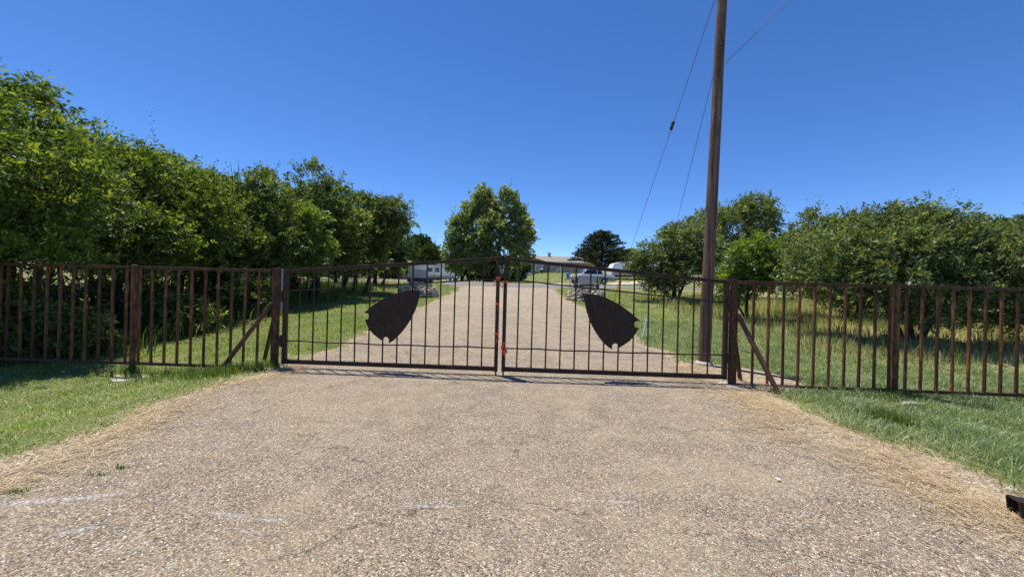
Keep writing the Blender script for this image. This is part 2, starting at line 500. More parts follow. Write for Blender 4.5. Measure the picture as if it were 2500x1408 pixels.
# worn white paint streaks
pm = None
for (u, v, ang, lx, ly) in ((60, 1230, .18, .36, .05), (190, 1220, .30, .35, .035), (560, 1262, -.1, .16, .03),
                            (1040, 1241, .02, .24, .018), (1480, 1228, -.04, .32, .016), (190, 1300, .4, .12, .03), (650, 1275, -.1, .12, .02)):
    cx, cy = gpt(u, v)
    m_ = capsule(t, p_, cx, cy, ang, lx, ly, .35)
    pm = m_ if pm is None else t.math('MAXIMUM', pm, m_)
pm = t.math('MULTIPLY', pm, t.ramp(ve.outputs['Distance'], [(.03, .15), (.12, 1)]))
pn = t.math('MULTIPLY', pm, t.ramp(t.noise(p_, 45, 4, .7), [(.42, 0), (.58, 1)]))
c = t.mix(t.math('MULTIPLY', pn, .9), c, (.72, .74, .78))
sepx = t.node('ShaderNodeSeparateXYZ', {'Vector': p_})
trk = t.math('ABSOLUTE', t.math('SUBTRACT', t.math('ABSOLUTE', t.math('ADD', sepx.outputs[0], t.math('MULTIPLY', big, .5))), 1.15))
c = t.mix(t.math('MULTIPLY', t.maprange(trk, .55, .1), t.ramp(mid, [(.4, .05), (.65, .3)])), c, (.5, .4, .27))
dust = capsule(t, p_, *gpt(1790, 1160), .2, 1.0, .5, .1)
c = t.mix(t.math('MULTIPLY', dust, t.ramp(mid, [(.35, .15), (.6, .5)])), c, (.55, .44, .3))
hgt = t.math('SUBTRACT', t.math('ADD', t.ramp(ve.outputs['Distance'], [(0, 0), (.45, 1)]), t.math('MULTIPLY', sep.outputs[1], .5)), t.math('MULTIPLY', crm, 1.2))
t.principled(c, .85, t.bump(hgt, .75, .009), spec=.3)
M_CHIP = t.m

ys = np.concatenate([np.arange(-14, 1, .5), np.arange(1, 31.21, .1)])
NX = 57
RX = np.stack([np.linspace(a, b, NX) for a, b in zip(road_l(ys), road_r(ys))])
RY = np.repeat(ys[:, None], NX, 1)
cr_ = (np.linspace(-1, 1, NX) ** 2)[None, :]
RZ = H(RX, RY) + .016 - .010 * cr_ ** 3
rid = np.arange(RX.size).reshape(RX.shape)
rf = np.stack([rid[:-1, :-1].ravel(), rid[:-1, 1:].ravel(), rid[1:, 1:].ravel(), rid[1:, :-1].ravel()], 1)
drive = np_mesh('road', np.stack([RX.ravel(), RY.ravel(), RZ.ravel()], 1), rf, M_CHIP, smooth=True)
tag(drive, kind='structure', label='tan chip seal drive leading up to the gate and beyond')

# cross street at the top of the rise and pale drives beside it
def m_asph(name, a, b):
    t = NT(name); p = t.pos()
    c = t.mix(t.noise(p, 1.1, 6, .65), a, b)
    c = t.mix(t.ramp(t.noise(p, 40, 3), [(.4, 0), (.7, .4)]), c, tuple(x * 1.4 for x in b))
    t.principled(c, .9, t.bump(t.noise(p, 120, 3), .3, .005), spec=.25)
    return t.m
M_ASPH = m_asph('grey_asphalt', (.15, .14, .135), (.22, .205, .19))
M_PALE = m_asph('pale_gravel', (.42, .35, .27), (.52, .44, .34))

def strip(name, pts, mat, dz, label=None, n=9):
    """pts: (x, y, half width); ribbon laid on the ground"""
    pts = np.array(pts, float)
    s = np.linspace(0, len(pts) - 1, (len(pts) - 1) * 14 + 1)
    cx = np.interp(s, np.arange(len(pts)), pts[:, 0]); cy = np.interp(s, np.arange(len(pts)), pts[:, 1]); hw = np.interp(s, np.arange(len(pts)), pts[:, 2])
    tx = np.gradient(cx); ty = np.gradient(cy); L = np.hypot(tx, ty); tx /= L; ty /= L
    w = np.linspace(-1, 1, n)
    jit = 1 + .05 * np.sin(s * 9.3) + .03 * np.sin(s * 23)
    X = cx[:, None] + ty[:, None] * w * (hw * jit)[:, None]; Y = cy[:, None] - tx[:, None] * w * (hw * jit)[:, None]
    Zz = H(X, Y) + dz
    i = np.arange(X.size).reshape(X.shape)
    f = np.stack([i[:-1, :-1].ravel(), i[:-1, 1:].ravel(), i[1:, 1:].ravel(), i[1:, :-1].ravel()], 1)
    o = np_mesh(name, np.stack([X.ravel(), Y.ravel(), Zz.ravel()], 1), f, mat, smooth=True)
    tag(o, label, kind='structure')
    return o
strip('cross_street', [(-60, 44, 3.2), (-30, 40.5, 3.2), (-14, 36.5, 3.4), (-4, 34.3, 3.9), (4, 34.3, 3.9), (13, 36.5, 2.2), (30, 39, 1.8), (60, 42, 1.8)], M_ASPH, .03, 'grey asphalt street crossing at the top of the drive')
strip('trailer_pad', [(-34, 56, 3.5), (-20, 58, 5), (-11, 60, 4.5), (-8.5, 60, 3.5)], M_PALE, .03)
strip('house_drive', [(3.0, 37.2, 1.6), (5.0, 42, 1.5), (9, 50, 1.3), (17, 58, 1.5), (24, 62, 3)], M_PALE, .045)

# ------------------------------------------------------------------ vegetation builders
def unit(v):
    return v / np.maximum(np.linalg.norm(v, axis=-1, keepdims=True), 1e-9)

def leaf_quads(base, d, nrm, L, W):
    """rhombic leaves: base (n,3), direction, normal, length, width"""
    s = unit(np.cross(d, nrm))
    m = base + d * (L * .45)[:, None]
    V = np.stack([base, m + s * (W * .5)[:, None], base + d * L[:, None], m - s * (W * .5)[:, None]], 1).reshape(-1, 3)
    n = len(base)
    return V, np.arange(n * 4).reshape(n, 4)

def crown_points(rng, lobes, n_clump):
    """clump centres on bumpy shells (each lobe carries smaller boughs) and their outward direction"""
    sub = []
    for l in lobes:
        R3 = np.array(l[3:6]); c = np.array(l[:3])
        m = 6 + int(rng.integers(0, 3))
        for k in range(m):
            d = unit(rng.normal(size=3) + np.array([0, 0, .3]))
            f = rng.uniform(.26, .56)
            sub.append((*(c + d * R3 * (1.02 - f) * rng.uniform(.8, 1.22)), *(R3 * f)))
        sub.append((*c, *(R3 * .62)))
    sub = np.array(sub)
    area = sub[:, 3] * sub[:, 5] + sub[:, 3] * sub[:, 4]; pr = area / area.sum()
    n = n_clump * 3
    k = rng.choice(len(sub), n, p=pr)
    Lb = sub[k]
    d = unit(rng.normal(size=(n, 3)) + np.array([0, 0, .35]))
    r = np.clip(1 - np.abs(rng.normal(size=n)) * .2, .3, 1.05)
    c = Lb[:, :3] + d * Lb[:, 3:6] * r[:, None]
    inside = np.zeros(len(c), int)
    for l in sub:
        q = (((c - l[:3]) / l[3:6]) ** 2).sum(1)
        inside += q < .5
    keep = (inside == 0) | (rng.random(len(c)) < .12)
    c = c[keep][:n_clump]; d = d[keep][:n_clump]
    return c, d

def make_tree(name, label, loc, lobes, stems, mat, n_clump=160, sprays=26, leaves=11, leaf=.055, wid=.45, spread=.32,
              slen=.3, droop=.15, upright=.35, group=None, cat='tree', bark=None, seed=1, limb_r=.02, trunk_name='trunk', crown_name='crown', flatten=1.0):
    fq = .78 if loc[1] < 13 and cat == 'tree' else .56       # fewer, slightly larger leaves further off
    sprays = max(8, int(round(sprays * fq))); leaf = leaf * fq ** -.45
    rng = np.random.default_rng(seed)
    root = thing(name, label, cat, loc, group)
    lx, ly, lz = loc
    lobes_w = [(lx + l[0], ly + l[1], lz + l[2], l[3], l[4], l[5]) for l in lobes]
    cc, cd = crown_points(rng, lobes_w, n_clump)
    sc = spread * .62 * rng.uniform(.35, 1.7, len(cc))
    N = len(cc) * sprays
    ci = np.repeat(np.arange(len(cc)), sprays)
    off = rng.normal(size=(N, 3)) * sc[ci][:, None] * np.array([1, 1, .72 * flatten])
    sp = cc[ci] + off
    ax = unit(cd[ci] * .75 + unit(off) * .5 + np.array([0, 0, upright]) + rng.normal(size=(N, 3)) * .45)
    sl = slen * rng.uniform(.5, 1.3, N)
    # leaves along each spray
    li = np.repeat(np.arange(N), leaves)
    tt = np.tile((np.arange(leaves) + .5) / leaves, N) + rng.uniform(-.03, .03, N * leaves)
    a = ax[li]
    side0 = unit(np.cross(ax, rng.normal(size=(N, 3))))
    side = side0[li] * np.tile(np.where(np.arange(leaves) % 2 == 0, 1., -1.), N)[:, None]
    pos = sp[li] + a * (sl[li] * tt)[:, None] - np.array([0, 0, 1.]) * (droop * sl[li] * tt ** 2)[:, None]
    d = unit(a * .55 + side * .8 + rng.normal(size=(len(li), 3)) * .28 - np.array([0, 0, droop]))
    nrm = unit(np.cross(a, side) + rng.normal(size=(len(li), 3)) * .45 + np.array([0, 0, .35]))
    L = leaf * 1.36 * rng.uniform(.5, 1.45, len(li)); W = L * wid * rng.uniform(.8, 1.2, len(li))
    gz = H(pos[:, 0], pos[:, 1])
    ok = pos[:, 2] > gz + .08
    pos, d, nrm, L, W = pos[ok], d[ok], nrm[ok], L[ok], W[ok]
    # long leafy shoots breaking the outline
    ns = max(6, n_clump // 6); kk = 16
    zq = np.quantile(cc[:, 2], .45)
    cand = np.where(cc[:, 2] > zq)[0]
    si = rng.choice(cand, ns)
    sa = unit(cd[si] * .6 + np.array([0, 0, .75]) + rng.normal(size=(ns, 3)) * .3)
    sln = slen * rng.uniform(1.4, 3.0, ns)
    s2 = unit(np.cross(sa, rng.normal(size=(ns, 3))))
    ri = np.repeat(np.arange(ns), kk)
    tt2 = np.tile((np.arange(kk) + .5) / kk, ns)
    sd2 = s2[ri] * np.tile(np.where(np.arange(kk) % 2 == 0, 1., -1.), ns)[:, None]
    bend = rng.normal(size=(ns, 3)) * .25
    sp2 = cc[si][ri] + sa[ri] * (sln[ri] * tt2)[:, None] + bend[ri] * (sln[ri] * tt2 ** 2)[:, None]
    d2 = unit(sa[ri] * .5 + sd2 * .85 + rng.normal(size=(len(ri), 3)) * .2 - np.array([0, 0, .1]))
    n2 = unit(np.cross(sa[ri], sd2) + rng.normal(size=(len(ri), 3)) * .35)
    L2 = leaf * 1.3 * rng.uniform(.7, 1.2, len(ri)) * (1.1 - .45 * tt2); W2 = L2 * wid
    pos = np.concatenate([pos, sp2]); d = np.concatenate([d, d2]); nrm = np.concatenate([nrm, n2]); L = np.concatenate([L, L2]); W = np.concatenate([W, W2])
    V, Fq = leaf_quads(pos, d, nrm, L, W)
    np_mesh(crown_name, V, Fq, mat, root)
    # stems and limbs
    mb = MB()
    targets = cc[rng.permutation(len(cc))]
    for (sx, sy, r0, tx, ty, tz, r1) in stems:
        a0 = Vector((lx + sx, ly + sy, Hf(lx + sx, ly + sy) - .08)); b0 = Vector((lx + tx, ly + ty, lz + tz))
        pts = []; rr = []
        wob = Vector((rng.normal() * .12, rng.normal() * .12, 0))
        for i in range(6):
            q = i / 5
            pts.append(a0.lerp(b0, q) + wob * math.sin(q * math.pi) + Vector((rng.normal(), rng.normal(), 0)) * .02)
            rr.append(r0 * (1.25 if i == 0 else 1) * (1 - q) + r1 * q)
        mb.tube(pts, rr, 7)
        # limbs from this stem to nearby clumps
        dist = np.linalg.norm(targets[:, :2] - np.array([b0.x, b0.y]), axis=1)
        for j in np.argsort(dist + rng.random(len(dist)) * 2.5)[:max(5, 16 // len(stems))]:
            q = rng.uniform(.35, .95)
            s = a0.lerp(b0, q) + wob * math.sin(q * math.pi); e = Vector(targets[j])
            if (e - s).length < .2: continue
            mdl = s.lerp(e, .5) + Vector((0, 0, .12 * (e - s).length))
            mb.tube([s, s.lerp(mdl, .6), mdl, mdl.lerp(e, .5) + Vector((0,0,.03)), e], [limb_r * 1.9, limb_r * 1.4, limb_r, limb_r * .7, limb_r * .3], 5, False)
    mb.build(trunk_name, bark or M_BARK, root, smooth=True)
    return root

def blades(rng, x, y, h, w, lean, mat_, name, seg=2, label=None, cat=None, flat_=0.):
    """grass blades at x, y"""
    n = len(x)
    z = H(x, y) + flat_
    az = rng.uniform(0, 2 * np.pi, n)
    ld = np.stack([np.cos(az), np.sin(az), np.zeros(n)], 1)
    wd = np.stack([-np.sin(az + rng.normal(size=n) * .6), np.cos(az), np.zeros(n)], 1)
    b = np.stack([x, y, z - .004], 1)
    ln = (h * lean * rng.uniform(.2, 1.3, n))[:, None]
    if seg == 1:
        V = np.stack([b - wd * (w * .5)[:, None], b + wd * (w * .5)[:, None], b + ld * ln + np.array([0, 0, 1.]) * h[:, None]], 1).reshape(-1, 3)
        Fq = np.arange(n * 3).reshape(n, 3)
    else:
        m = b + ld * ln * .35 + np.array([0, 0, 1.]) * (h * .62)[:, None]
        tip = b + ld * ln + np.array([0, 0, 1.]) * h[:, None]
        V = np.stack([b - wd * (w * .5)[:, None], b + wd * (w * .5)[:, None], m + wd * (w * .38)[:, None], tip, m - wd * (w * .38)[:, None]], 1).reshape(-1, 3)
        i = np.arange(n)[:, None] * 5
        q = np.concatenate([i + np.array([[0, 1, 2, 4]])], 0); t3 = np.concatenate([i + np.array([[4, 2, 3, 3]])], 0)
        Fq = q
        V2 = V; tri = i + np.array([[4, 2, 3]])
        # triangles and quads in one mesh: write as triangles
        Fq = np.concatenate([i + np.array([[0, 1, 2]]), i + np.array([[0, 2, 4]]), tri], 0)
    o = np_mesh(name, V, Fq, mat_)
    tag(o, label, cat, kind='stuff')
    return o

def scatter(rng, n, x0, x1, y0, y1, dens):
    x = rng.uniform(x0, x1, n); y = rng.uniform(y0, y1, n)
    k = rng.random(n) < dens(x, y)
    return x[k], y[k]

def patch(x, y, f=1.0, ph=0.):
    return .5 + .25 * np.sin(2.1 * f * x + 1.3 * f * y + ph) + .25 * np.sin(1.7 * f * y - 2.6 * f * x + 2 * ph)

# ------------------------------------------------------------------ fence line, gate leaves, posts
def fl(X):
    return 6.43 - .044 * X
def fx(u, v=900):
    r = der(u, v)[0] / F
    return r * 6.43 / (1 + .044 * r)
def fz(u, v):
    X = fx(u, v)
    return EYE - der(u, v)[1] / F * fl(X)
FT = Vector((1, -.044, 0)).normalized()      # along the fence
FN = Vector((-.044, -1, 0)).normalized()     # towards the camera
def FPt(X, z, off=0.):
    return Vector((X, fl(X), z)) + FN * off
TOP = 1.67

def square_bar(mb, X, z0, z1, w, off=0., lean=0.):
    a = FPt(X, z0, off); b = FPt(X + lean, z1, off)
    mb.bar(a, b, w, w, up=(0, 1, 0))

def fence(name, label, posts, bars, x0, x1):
    xm = .5 * (x0 + x1)
    root = thing(name, label, 'fence', (xm, fl(xm), Hf(xm, fl(xm))))
    for X in posts:
        g = Hf(X, fl(X)) - .25
        MB().tube([FPt(X, g), FPt(X, TOP - .005)], [.045, .045], 14).build('post', M_RUSTB, root, smooth=False)
        MB().tube([FPt(X, TOP - .006), FPt(X, TOP + .012), FPt(X, TOP + .018)], [.048, .048, .03], 14).build('post_cap', M_RUST, root)
    edges = sorted([x0] + list(posts) + [x1])
    for a, b in zip(edges[:-1], edges[1:]):
        if b - a < .1: continue
        a_ = a + .048; b_ = b - .048
        MB().bar(FPt(a_, TOP - .03), FPt(b_, TOP - .03), .06, .052).build('top_rail', M_RUST, root, bevel=.004)
        MB().bar(FPt(a_, .01), FPt(b_, .01), .055, .05).build('bottom_rail', M_RUST, root, bevel=.004)
    for X in bars:
        mb = MB(); square_bar(mb, X,   .032, TOP - .054, .030, 0, random.uniform(-.011, .011))
        mb.build('baluster', M_RUSTB if random.random() < .6 else M_RUST, root)
    return root

XL = fx(672, 800); XR = fx(1790, 800)         # gate posts
# left run
lb = [fx(600 * 0 + z / 3.472, 860) for z in (165, 275, 385, 495, 605, 715, 830, 945, 1060, 1172, 1280, 1390, 1500, 1613, 1725, 1838, 1952, 2062, 2178)]
d0 = lb[1] - lb[0]
lb = [lb[0] - d0 * k for k in (8, 7, 6, 5, 4, 3, 2, 1)] + lb
pL = fx(325, 800); pLL = fx(-6, 800)
lb = [x for x in lb if all(abs(x - q) > .085 for q in (pL, pLL))]
fence('steel_fence', 'rusty brown steel picket fence in the shade of the leafy trees', [pL, pLL, pLL - 2.6], lb, pLL - 2.6, XL - .03)
# right run
rb = [fx(1750 + z * .3, 930) for z in (285, 409, 533, 655, 780, 905, 1030, 1152, 1277, 1398, 1530, 1655, 1785, 1915, 2045, 2178, 2308, 2437)]
d0 = rb[-1] - rb[-2]
rb = rb + [rb[-1] + d0 * k for k in range(1, 8)]
pR = fx(2187, 800); pRR = rb[-1] + .12
rb = [x for x in rb if all(abs(x - q) > .085 for q in (pR, pRR))]
fence('steel_fence', 'sunlit rusty steel picket fence standing in long green grass beside the wooden pole', [pR, pRR], rb, XR + .03, pRR)

# gate posts with braces
def gate_post(X, label, brace_a, brace_b, back_b, hz, side):
    g = Hf(X, fl(X))
    root = thing('gate_post', label, 'post', (X, fl(X), g))
    MB().tube([FPt(X, g - .3), FPt(X, TOP + .0)], [.063, .062], 18).build('post', M_RUST, root, smooth=False)
    MB().tube([FPt(X, TOP), FPt(X, TOP + .012), FPt(X, TOP + .016)], [.067, .067, .05], 18).build('cap', M_GATE, root)
    MB().tube([brace_a, brace_b], .036, 12).build('brace', M_BRACE, root)
    MB().tube([FPt(X, 1.12, -.05), back_b], .034, 10).build('brace', M_RUST, root)
    for z in hz:
        mb = MB()
        mb.bar(FPt(X + side * .055, z), FPt(X + side * .125, z), .05, .15)
        mb.build('hinge_plate', M_GATE, root, bevel=.004)
        MB().tube([FPt(X + side * .105, z - .1), FPt(X + side * .105, z + .1)], .022, 10).build('hinge_pin', M_RUST, root)
    if side > 0:
        mb = MB()
        mb.tube([FPt(X + .105, .95, .01), FPt(X + .108, TOP + .01, .01)], .012, 8)
        mb.build('conduit', M_GALV, root)
    MB().tube([(X, fl(X), g - .02), (X, fl(X), g + .012)], [.21, .17], 14).build('footing', M_CONC, root)
    return root
ba = FPt(XL - .05, 1.1, .03); bb = Vector((XL - .78, 6.36, Hf(XL - .78, 6.36) - .04))
gate_post(XL, 'thick rusty pipe gate post beside shaded grass, with a thin pale conduit', ba, bb, Vector((-4.55, 7.25, -.08)), (1.22, .47), 1)
ba = FPt(XR + .05, 1.13, .03); bb = Vector((3.95, 5.72, Hf(3.95, 5.72) - .04))
gate_post(XR, 'thick rusty pipe gate post near the wooden pole with a brown diagonal brace', ba, bb, Vector((3.89, 6.62, -.05)), (1.23, .43), -1)

def leaf_gate(label, xs0, xs1, bars, poly, hinge_left):
    """xs0: hinge stile, xs1: latch stile (X on the fence line)"""
    xm = .5 * (xs0 + xs1)
    root = thing('gate_leaf', label, 'gate', (xm, fl(xm), Hf(xm, fl(xm))))
    zt0, zt1, zb = TOP, 1.96, .09
    def zt(X):
        q = (X - xs0) / (xs1 - xs0); return zt0 + (zt1 - zt0) * q
    s = 1 if xs1 > xs0 else -1
    for X, w in ((xs0, .066), (xs1, .06)):
        mb = MB(); square_bar(mb, X, zb + .0, zt(X) - .001, w); mb.build('stile', M_GATE, root, bevel=.004)
    a, b = xs0 + s * .031, xs1 - s * .028
    MB().bar(FPt(a, zt(a) - .03), FPt(b, zt(b) - .03), .055, .055).build('top_rail', M_GATE, root, bevel=.004)
    MB().bar(FPt(a, zb + .04), FPt(b, zb + .04), .055, .07).build('bottom_rail', M_GATE, root, bevel=.004)
    MB().bar(FPt(a, zt(a) - .36), FPt(b, zt(b) - .36), .022, .022).build('upper_crossbar', M_GATE, root)
    pts = []; n = 14
    for i in range(n + 1):
        X = a + (b - a) * i / n
        pts.append(FPt(X, .475 + .006 * math.sin(i * 1.7) - .01 * math.sin(i / n * math.pi), 0))
    MB().tube(pts, .0125, 8).build('lower_crossbar', M_GATE, root)
    for X in bars:
        mb = MB(); mb.tube([FPt(X, zb + .07, .0), FPt(X + random.uniform(-.008, .008), zt(X) - .055, 0)], .0125, 7); mb.build('bar', M_GATE, root)
    MB().prism([(p[0], p[1]) for p in poly], FT, (0, 0, 1), FN, .008, FPt(0, 0, .016)).build('arrowhead_plate', M_PLATE, root, label='dark steel plate cut as a notched arrowhead')
    MB().tube([FPt(xs1, .11), FPt(xs1, Hf(xs1, fl(xs1)) - .03)], .014, 8).build('drop_rod', M_GATE, root)
    return root

def arrow(pts, sc, ox, oy):
    out = []
    for (a, b) in pts:
        u, v = ox + a * sc, oy + b * sc
        out.append((fx(u, v) * math.sqrt(1 + .044 ** 2), fz(u, v)))
    return out
def dense(pts, keep):
    return pts
AL = [(1625,490),(1520,493),(1420,515),(1350,540),(1280,572),(1220,606),(1160,646),(1105,697),(1122,701),(1138,703),(1147,714),(1149,730),(1146,746),(1136,756),(1122,759),(1112,757),(1122,790),(1140,830),(1165,868),(1200,903),(1240,934),(1277,957),(1280,940),(1291,926),(1306,920),(1320,923),(1331,934),(1336,950),(1335,965),(1338,979),(1375,955),(1412,920),(1460,870),(1500,818),(1540,755),(1570,695),(1596,630),(1614,565)]
AR = [(793,415),(850,418),(905,425),(955,438),(1005,456),(1060,482),(1110,509),(1155,540),(1200,573),(1245,610),(1292,653),(1275,655),(1258,656),(1246,664),(1241,678),(1241,692),(1248,704),(1262,710),(1279,710),(1268,740),(1250,770),(1228,800),(1200,828),(1158,858),(1110,886),(1104,870),(1095,856),(1080,848),(1064,850),(1052,861),(1047,878),(1048,890),(1045,901),(1010,876),(972,842),(935,795),(900,742),(872,690),(846,630),(825,560),(806,480)]
lbars = [fx(600 + z * .2627, 885) for z in (488, 617, 748, 878, 1008, 1138, 1268, 1400, 1530, 1662, 1794, 1926, 2058, 2190)]
rbars = [fx(1200 + z * .28, 900) for z in (218, 343, 468, 593, 718, 846, 973, 1100, 1230, 1358, 1488, 1618, 1750, 1882)]
leaf_gate('dark steel gate leaf whose arrowhead plate points up to the right', fx(696, 800), fx(1213, 800), lbars, arrow(AL, .2627, 600, 580), True)
leaf_gate('dark steel gate leaf whose arrowhead plate points up to the left', fx(1771, 800), fx(1231, 800), rbars, arrow(AR, .28, 1200, 600), False)

# chain and ribbons on the meeting stiles
xa, xb = fx(1213, 800), fx(1231, 800)
ch = thing('chain', 'short grey steel chain looped between the meeting gate stiles', 'chain', FPt(.5 * (xa + xb), 1.74, 0))
for i in range(7):
    q = i / 6
    c_ = FPt(xa + .03 + (xb - xa - .06) * q, 1.80 - .10 * math.sin(q * math.pi), .03)
    ring = []
    ang = .5 if i % 2 else 1.2
    for k in range(11):
        a = 2 * math.pi * k / 10
        v = Vector((math.cos(a) * .02, 0, math.sin(a) * .011))
        ring.append(c_ + Matrix.Rotation(ang, 3, 'Y') @ (Matrix.Rotation(.9 * (i % 2), 3, 'X') @ v))
    MB().tube(ring, .0035, 6, False).build('chain_link', M_GALV, ch)

def ribbon(label, X, z, tails, wide=.036):
    root = thing('ribbon', label, 'ribbon', FPt(X, z))
    mb = MB(); square_bar(mb, X, z, z + wide, .069); mb.build('band', M_ORANGE, root)
    MB().tube([FPt(X, z + wide * .5 - .012, .038), FPt(X, z + wide * .5 + .012, .044)], [.014, .011], 7).build('knot', M_ORANGE, root)
    for (dx, L, w, ph) in tails:
        vs_ = []; fs_ = []
        n = 7
        for i in range(n + 1):
            q = i / n
            c_ = FPt(X + dx * q + .008 * math.sin(q * 6 + ph), z + wide * .5 - L * q, .044 + .02 * math.sin(q * 4 + ph))
            tw = FT * math.cos(ph * .5 + q * 1.6) + FN * math.sin(ph * .5 + q * 1.6)
            for s in (-1, 1):
                vs_.append(c_ + tw * (s * w / 2 * (1 - .25 * q))); 
        for i in range(n):
            fs_.append((2*i, 2*i+1, 2*i+3, 2*i+2))
        o = MB().add(vs_, fs_).build('tail', M_ORANGE, root)
        sm = o.modifiers.new('thick', 'SOLIDIFY'); sm.thickness = .0012
    return root
def zr(u, v): return fz(u, v)
ribbon('orange ribbon tied highest on the gate stile with two loose tails', xa, zr(1217, 683), [(-.10, .07, .034, .3), (.05, .14, .03, 1.4), (-.07, .13, .022, 2.2)], .05)
ribbon('orange ribbon with a loop tied near the top of the right hand meeting stile', xb, zr(1230, 690), [(-.09, .06, .034, .2), (-.06, .11, .026, 2.0)], .03)
ribbon('small orange ribbon knotted halfway up the gate stile', xa, zr(1213, 742), [(.035, .09, .03, .6), (.01, .10, .024, 2.6)], .026)
ribbon('small orange ribbon tied on the gate stile above the lower crossbar', xa, zr(1211, 814), [(.04, .10, .032, .9), (0, .15, .03, 2.9)], .02)
ribbon('bunch of frayed orange ribbons hanging at the lower crossbar of the gate', xb, zr(1226, 838), [(-.05, .16, .045, .4), (-.02, .23, .04, 1.5), (.05, .16, .04, 2.4), (.0, .19, .05, 3.1), (-.08, .12, .04, .9), (.03, .22, .03, 4.0)], .03)

# ------------------------------------------------------------------ utility pole and wires
pb = P(1718, 893, 7.8); pbz = Hf(pb.x, pb.y)
tilt = Vector((.026, .004, 1)).normalized()
pole = thing('utility_pole', 'weathered brown wooden utility pole rising behind the gate, leaning slightly', 'pole', (pb.x, pb.y, pbz))
pts = []; rr = []
for i in range(24):
    h = -.3 + i * .48
    pts.append(Vector((pb.x, pb.y, pbz)) + tilt * h + Vector((math.sin(i * 1.3), math.cos(i * 1.9), 0)) * .003)
    rr.append(.116 - .0035 * h)
MB().tube(pts, rr, 22).build('shaft', M_POLE, pole, smooth=True)
def on_pole(h): return Vector((pb.x, pb.y, pbz)) + tilt * h
MB().tube([(pb.x - .02, pb.y - .03, pbz - .05), (pb.x - .02, pb.y - .03, pbz + .05), (pb.x - .02, pb.y - .03, pbz + .075)], [.19, .17, .13], 14).build('foot_collar', M_CONC, pole)
hk = on_pole(P(1773, 157, 7.8).z - pbz)
MB().tube([hk + Vector((.07, -.06, -.05)), hk + Vector((.12, -.08, .0)), hk + Vector((.16, -.09, .05)), hk + Vector((.13, -.10, .07)), hk + Vector((.09, -.08, .0))], .009, 7).build('hook', M_GALV, pole)
for i in range(9):     # staples and nails on the shaft
    h = 3.2 + i * .42; a = random.uniform(2.6, 4.9)
    q = on_pole(h) + Vector((math.cos(a), math.sin(a), 0)) * .098
    MB().tube([q, q + Vector((math.cos(a), math.sin(a), 0)) * .02], .005, 5).build('nail', M_GALV, pole)

def wire(name, label, a, b, r, sag=0., cat='wire', parts=None):
    a = Vector(a); b = Vector(b)
    root = thing(name, label, cat, a)
    n = 24
    pts = [a.lerp(b, i / n) - Vector((0, 0, sag * 4 * (i / n) * (1 - i / n))) for i in range(n + 1)]
    MB().tube(pts, r, 6).build('strand', M_WIRE, root)
    return root, pts
anchor = P(1496, 735, 20.4); anchor.z = Hf(anchor.x, anchor.y)
gtop = on_pole(P(1772, -45, 7.8).z - pbz) + Vector((-.02, .1, 0))
w1, _ = wire('guy_wire', 'taut steel guy wire carrying a black insulator and a yellow guard', gtop, anchor, .0065)
# insulator: part way down where the photograph shows it
best = min((abs(((lambda q: 704 + (-(q.z - EYE) / q.y * F) + (q.x / q.y * F) * sR)(gtop.lerp(anchor, k / 400))) - 307), k / 400) for k in range(1, 399))[1]
ins = gtop.lerp(anchor, best); gd = (anchor - gtop).normalized()
mb = MB(); mb.tube([ins - gd * .13, ins - gd * .11, ins - gd * .03, ins, ins + gd * .03, ins + gd * .11, ins + gd * .13], [.028, .045, .045, .034, .045, .045, .028], 12)
mb.build('insulator', M_INS, w1)
for s in (-1, 1):
    sd = gd.cross(Vector((0, 0, 1))).normalized() * .035
    MB().tube([ins + gd * s * .05 + sd, ins + gd * s * .16 + sd * .7, ins + gd * s * .30, ins + gd * s * .16 - sd * .7, ins + gd * s * .05 - sd], .006, 6).build('wire_loop', M_GALV, w1)
MB().tube([anchor - gd * 2.6, anchor - gd * .02], [.028, .03], 10).build('guard', M_YELLOW, w1)
anchor2 = Vector((7.6, 20.6, 0)); anchor2.z = Hf(anchor2.x, anchor2.y)
g2 = on_pole(P(1761, 150, 7.8).z - pbz) + Vector((-.01, .1, 0))
wire('guy_wire', 'thin plain guy wire running from mid pole down behind the feathery tree', g2, anchor2, .0055)
MB().tube([anchor - gd * 2.4 + Vector((.06, 0, 0)), anchor + Vector((.1, 0, 0))], [.018, .018], 8).build('guard', M_YELLOW, w1)
far = P(2500, -560, 5.0)
wire('service_wire', 'overhead cable climbing to the right from a hook on the pole', hk + Vector((.14, -.09, .05)), far, .006, .02)

# ------------------------------------------------------------------ stone planters with signs
def rock_mesh(seed, flat_):
    rng = np.random.default_rng(seed)
    import bmesh
    bm = bmesh.new()
    bmesh.ops.create_icosphere(bm, subdivisions=1, radius=.5)
    for v in bm.verts:
        n = 1 + rng.uniform(-.22, .22)
        v.co = Vector((v.co.x * n, v.co.y * n * .8, max(-.33, min(.33, v.co.z * 1.25)) * flat_))
    me = bpy.data.meshes.new('stone'); bm.to_mesh(me); bm.free()
    return me
def m_rock(name, a, b):
    t = NT(name); p = t.pos()
    oi = t.node('ShaderNodeObjectInfo').outputs['Random']
    c = t.mix(oi, a, b)
    c = t.mix(t.ramp(t.noise(p, 9, 5), [(.4, 0), (.65, .6)]), c, (.2, .17, .14))
    t.principled(c, .9, t.bump(t.noise(p, 25, 5), .6, .02), spec=.2)
    return t.m
M_ROCK = m_rock('limestone', (.48, .41, .32), (.76, .69, .58))
ROCKS = [rock_mesh(i, f_) for i, f_ in enumerate((.75, .6, .9, .7, .5))]
for r_ in ROCKS: r_.materials.append(M_ROCK)

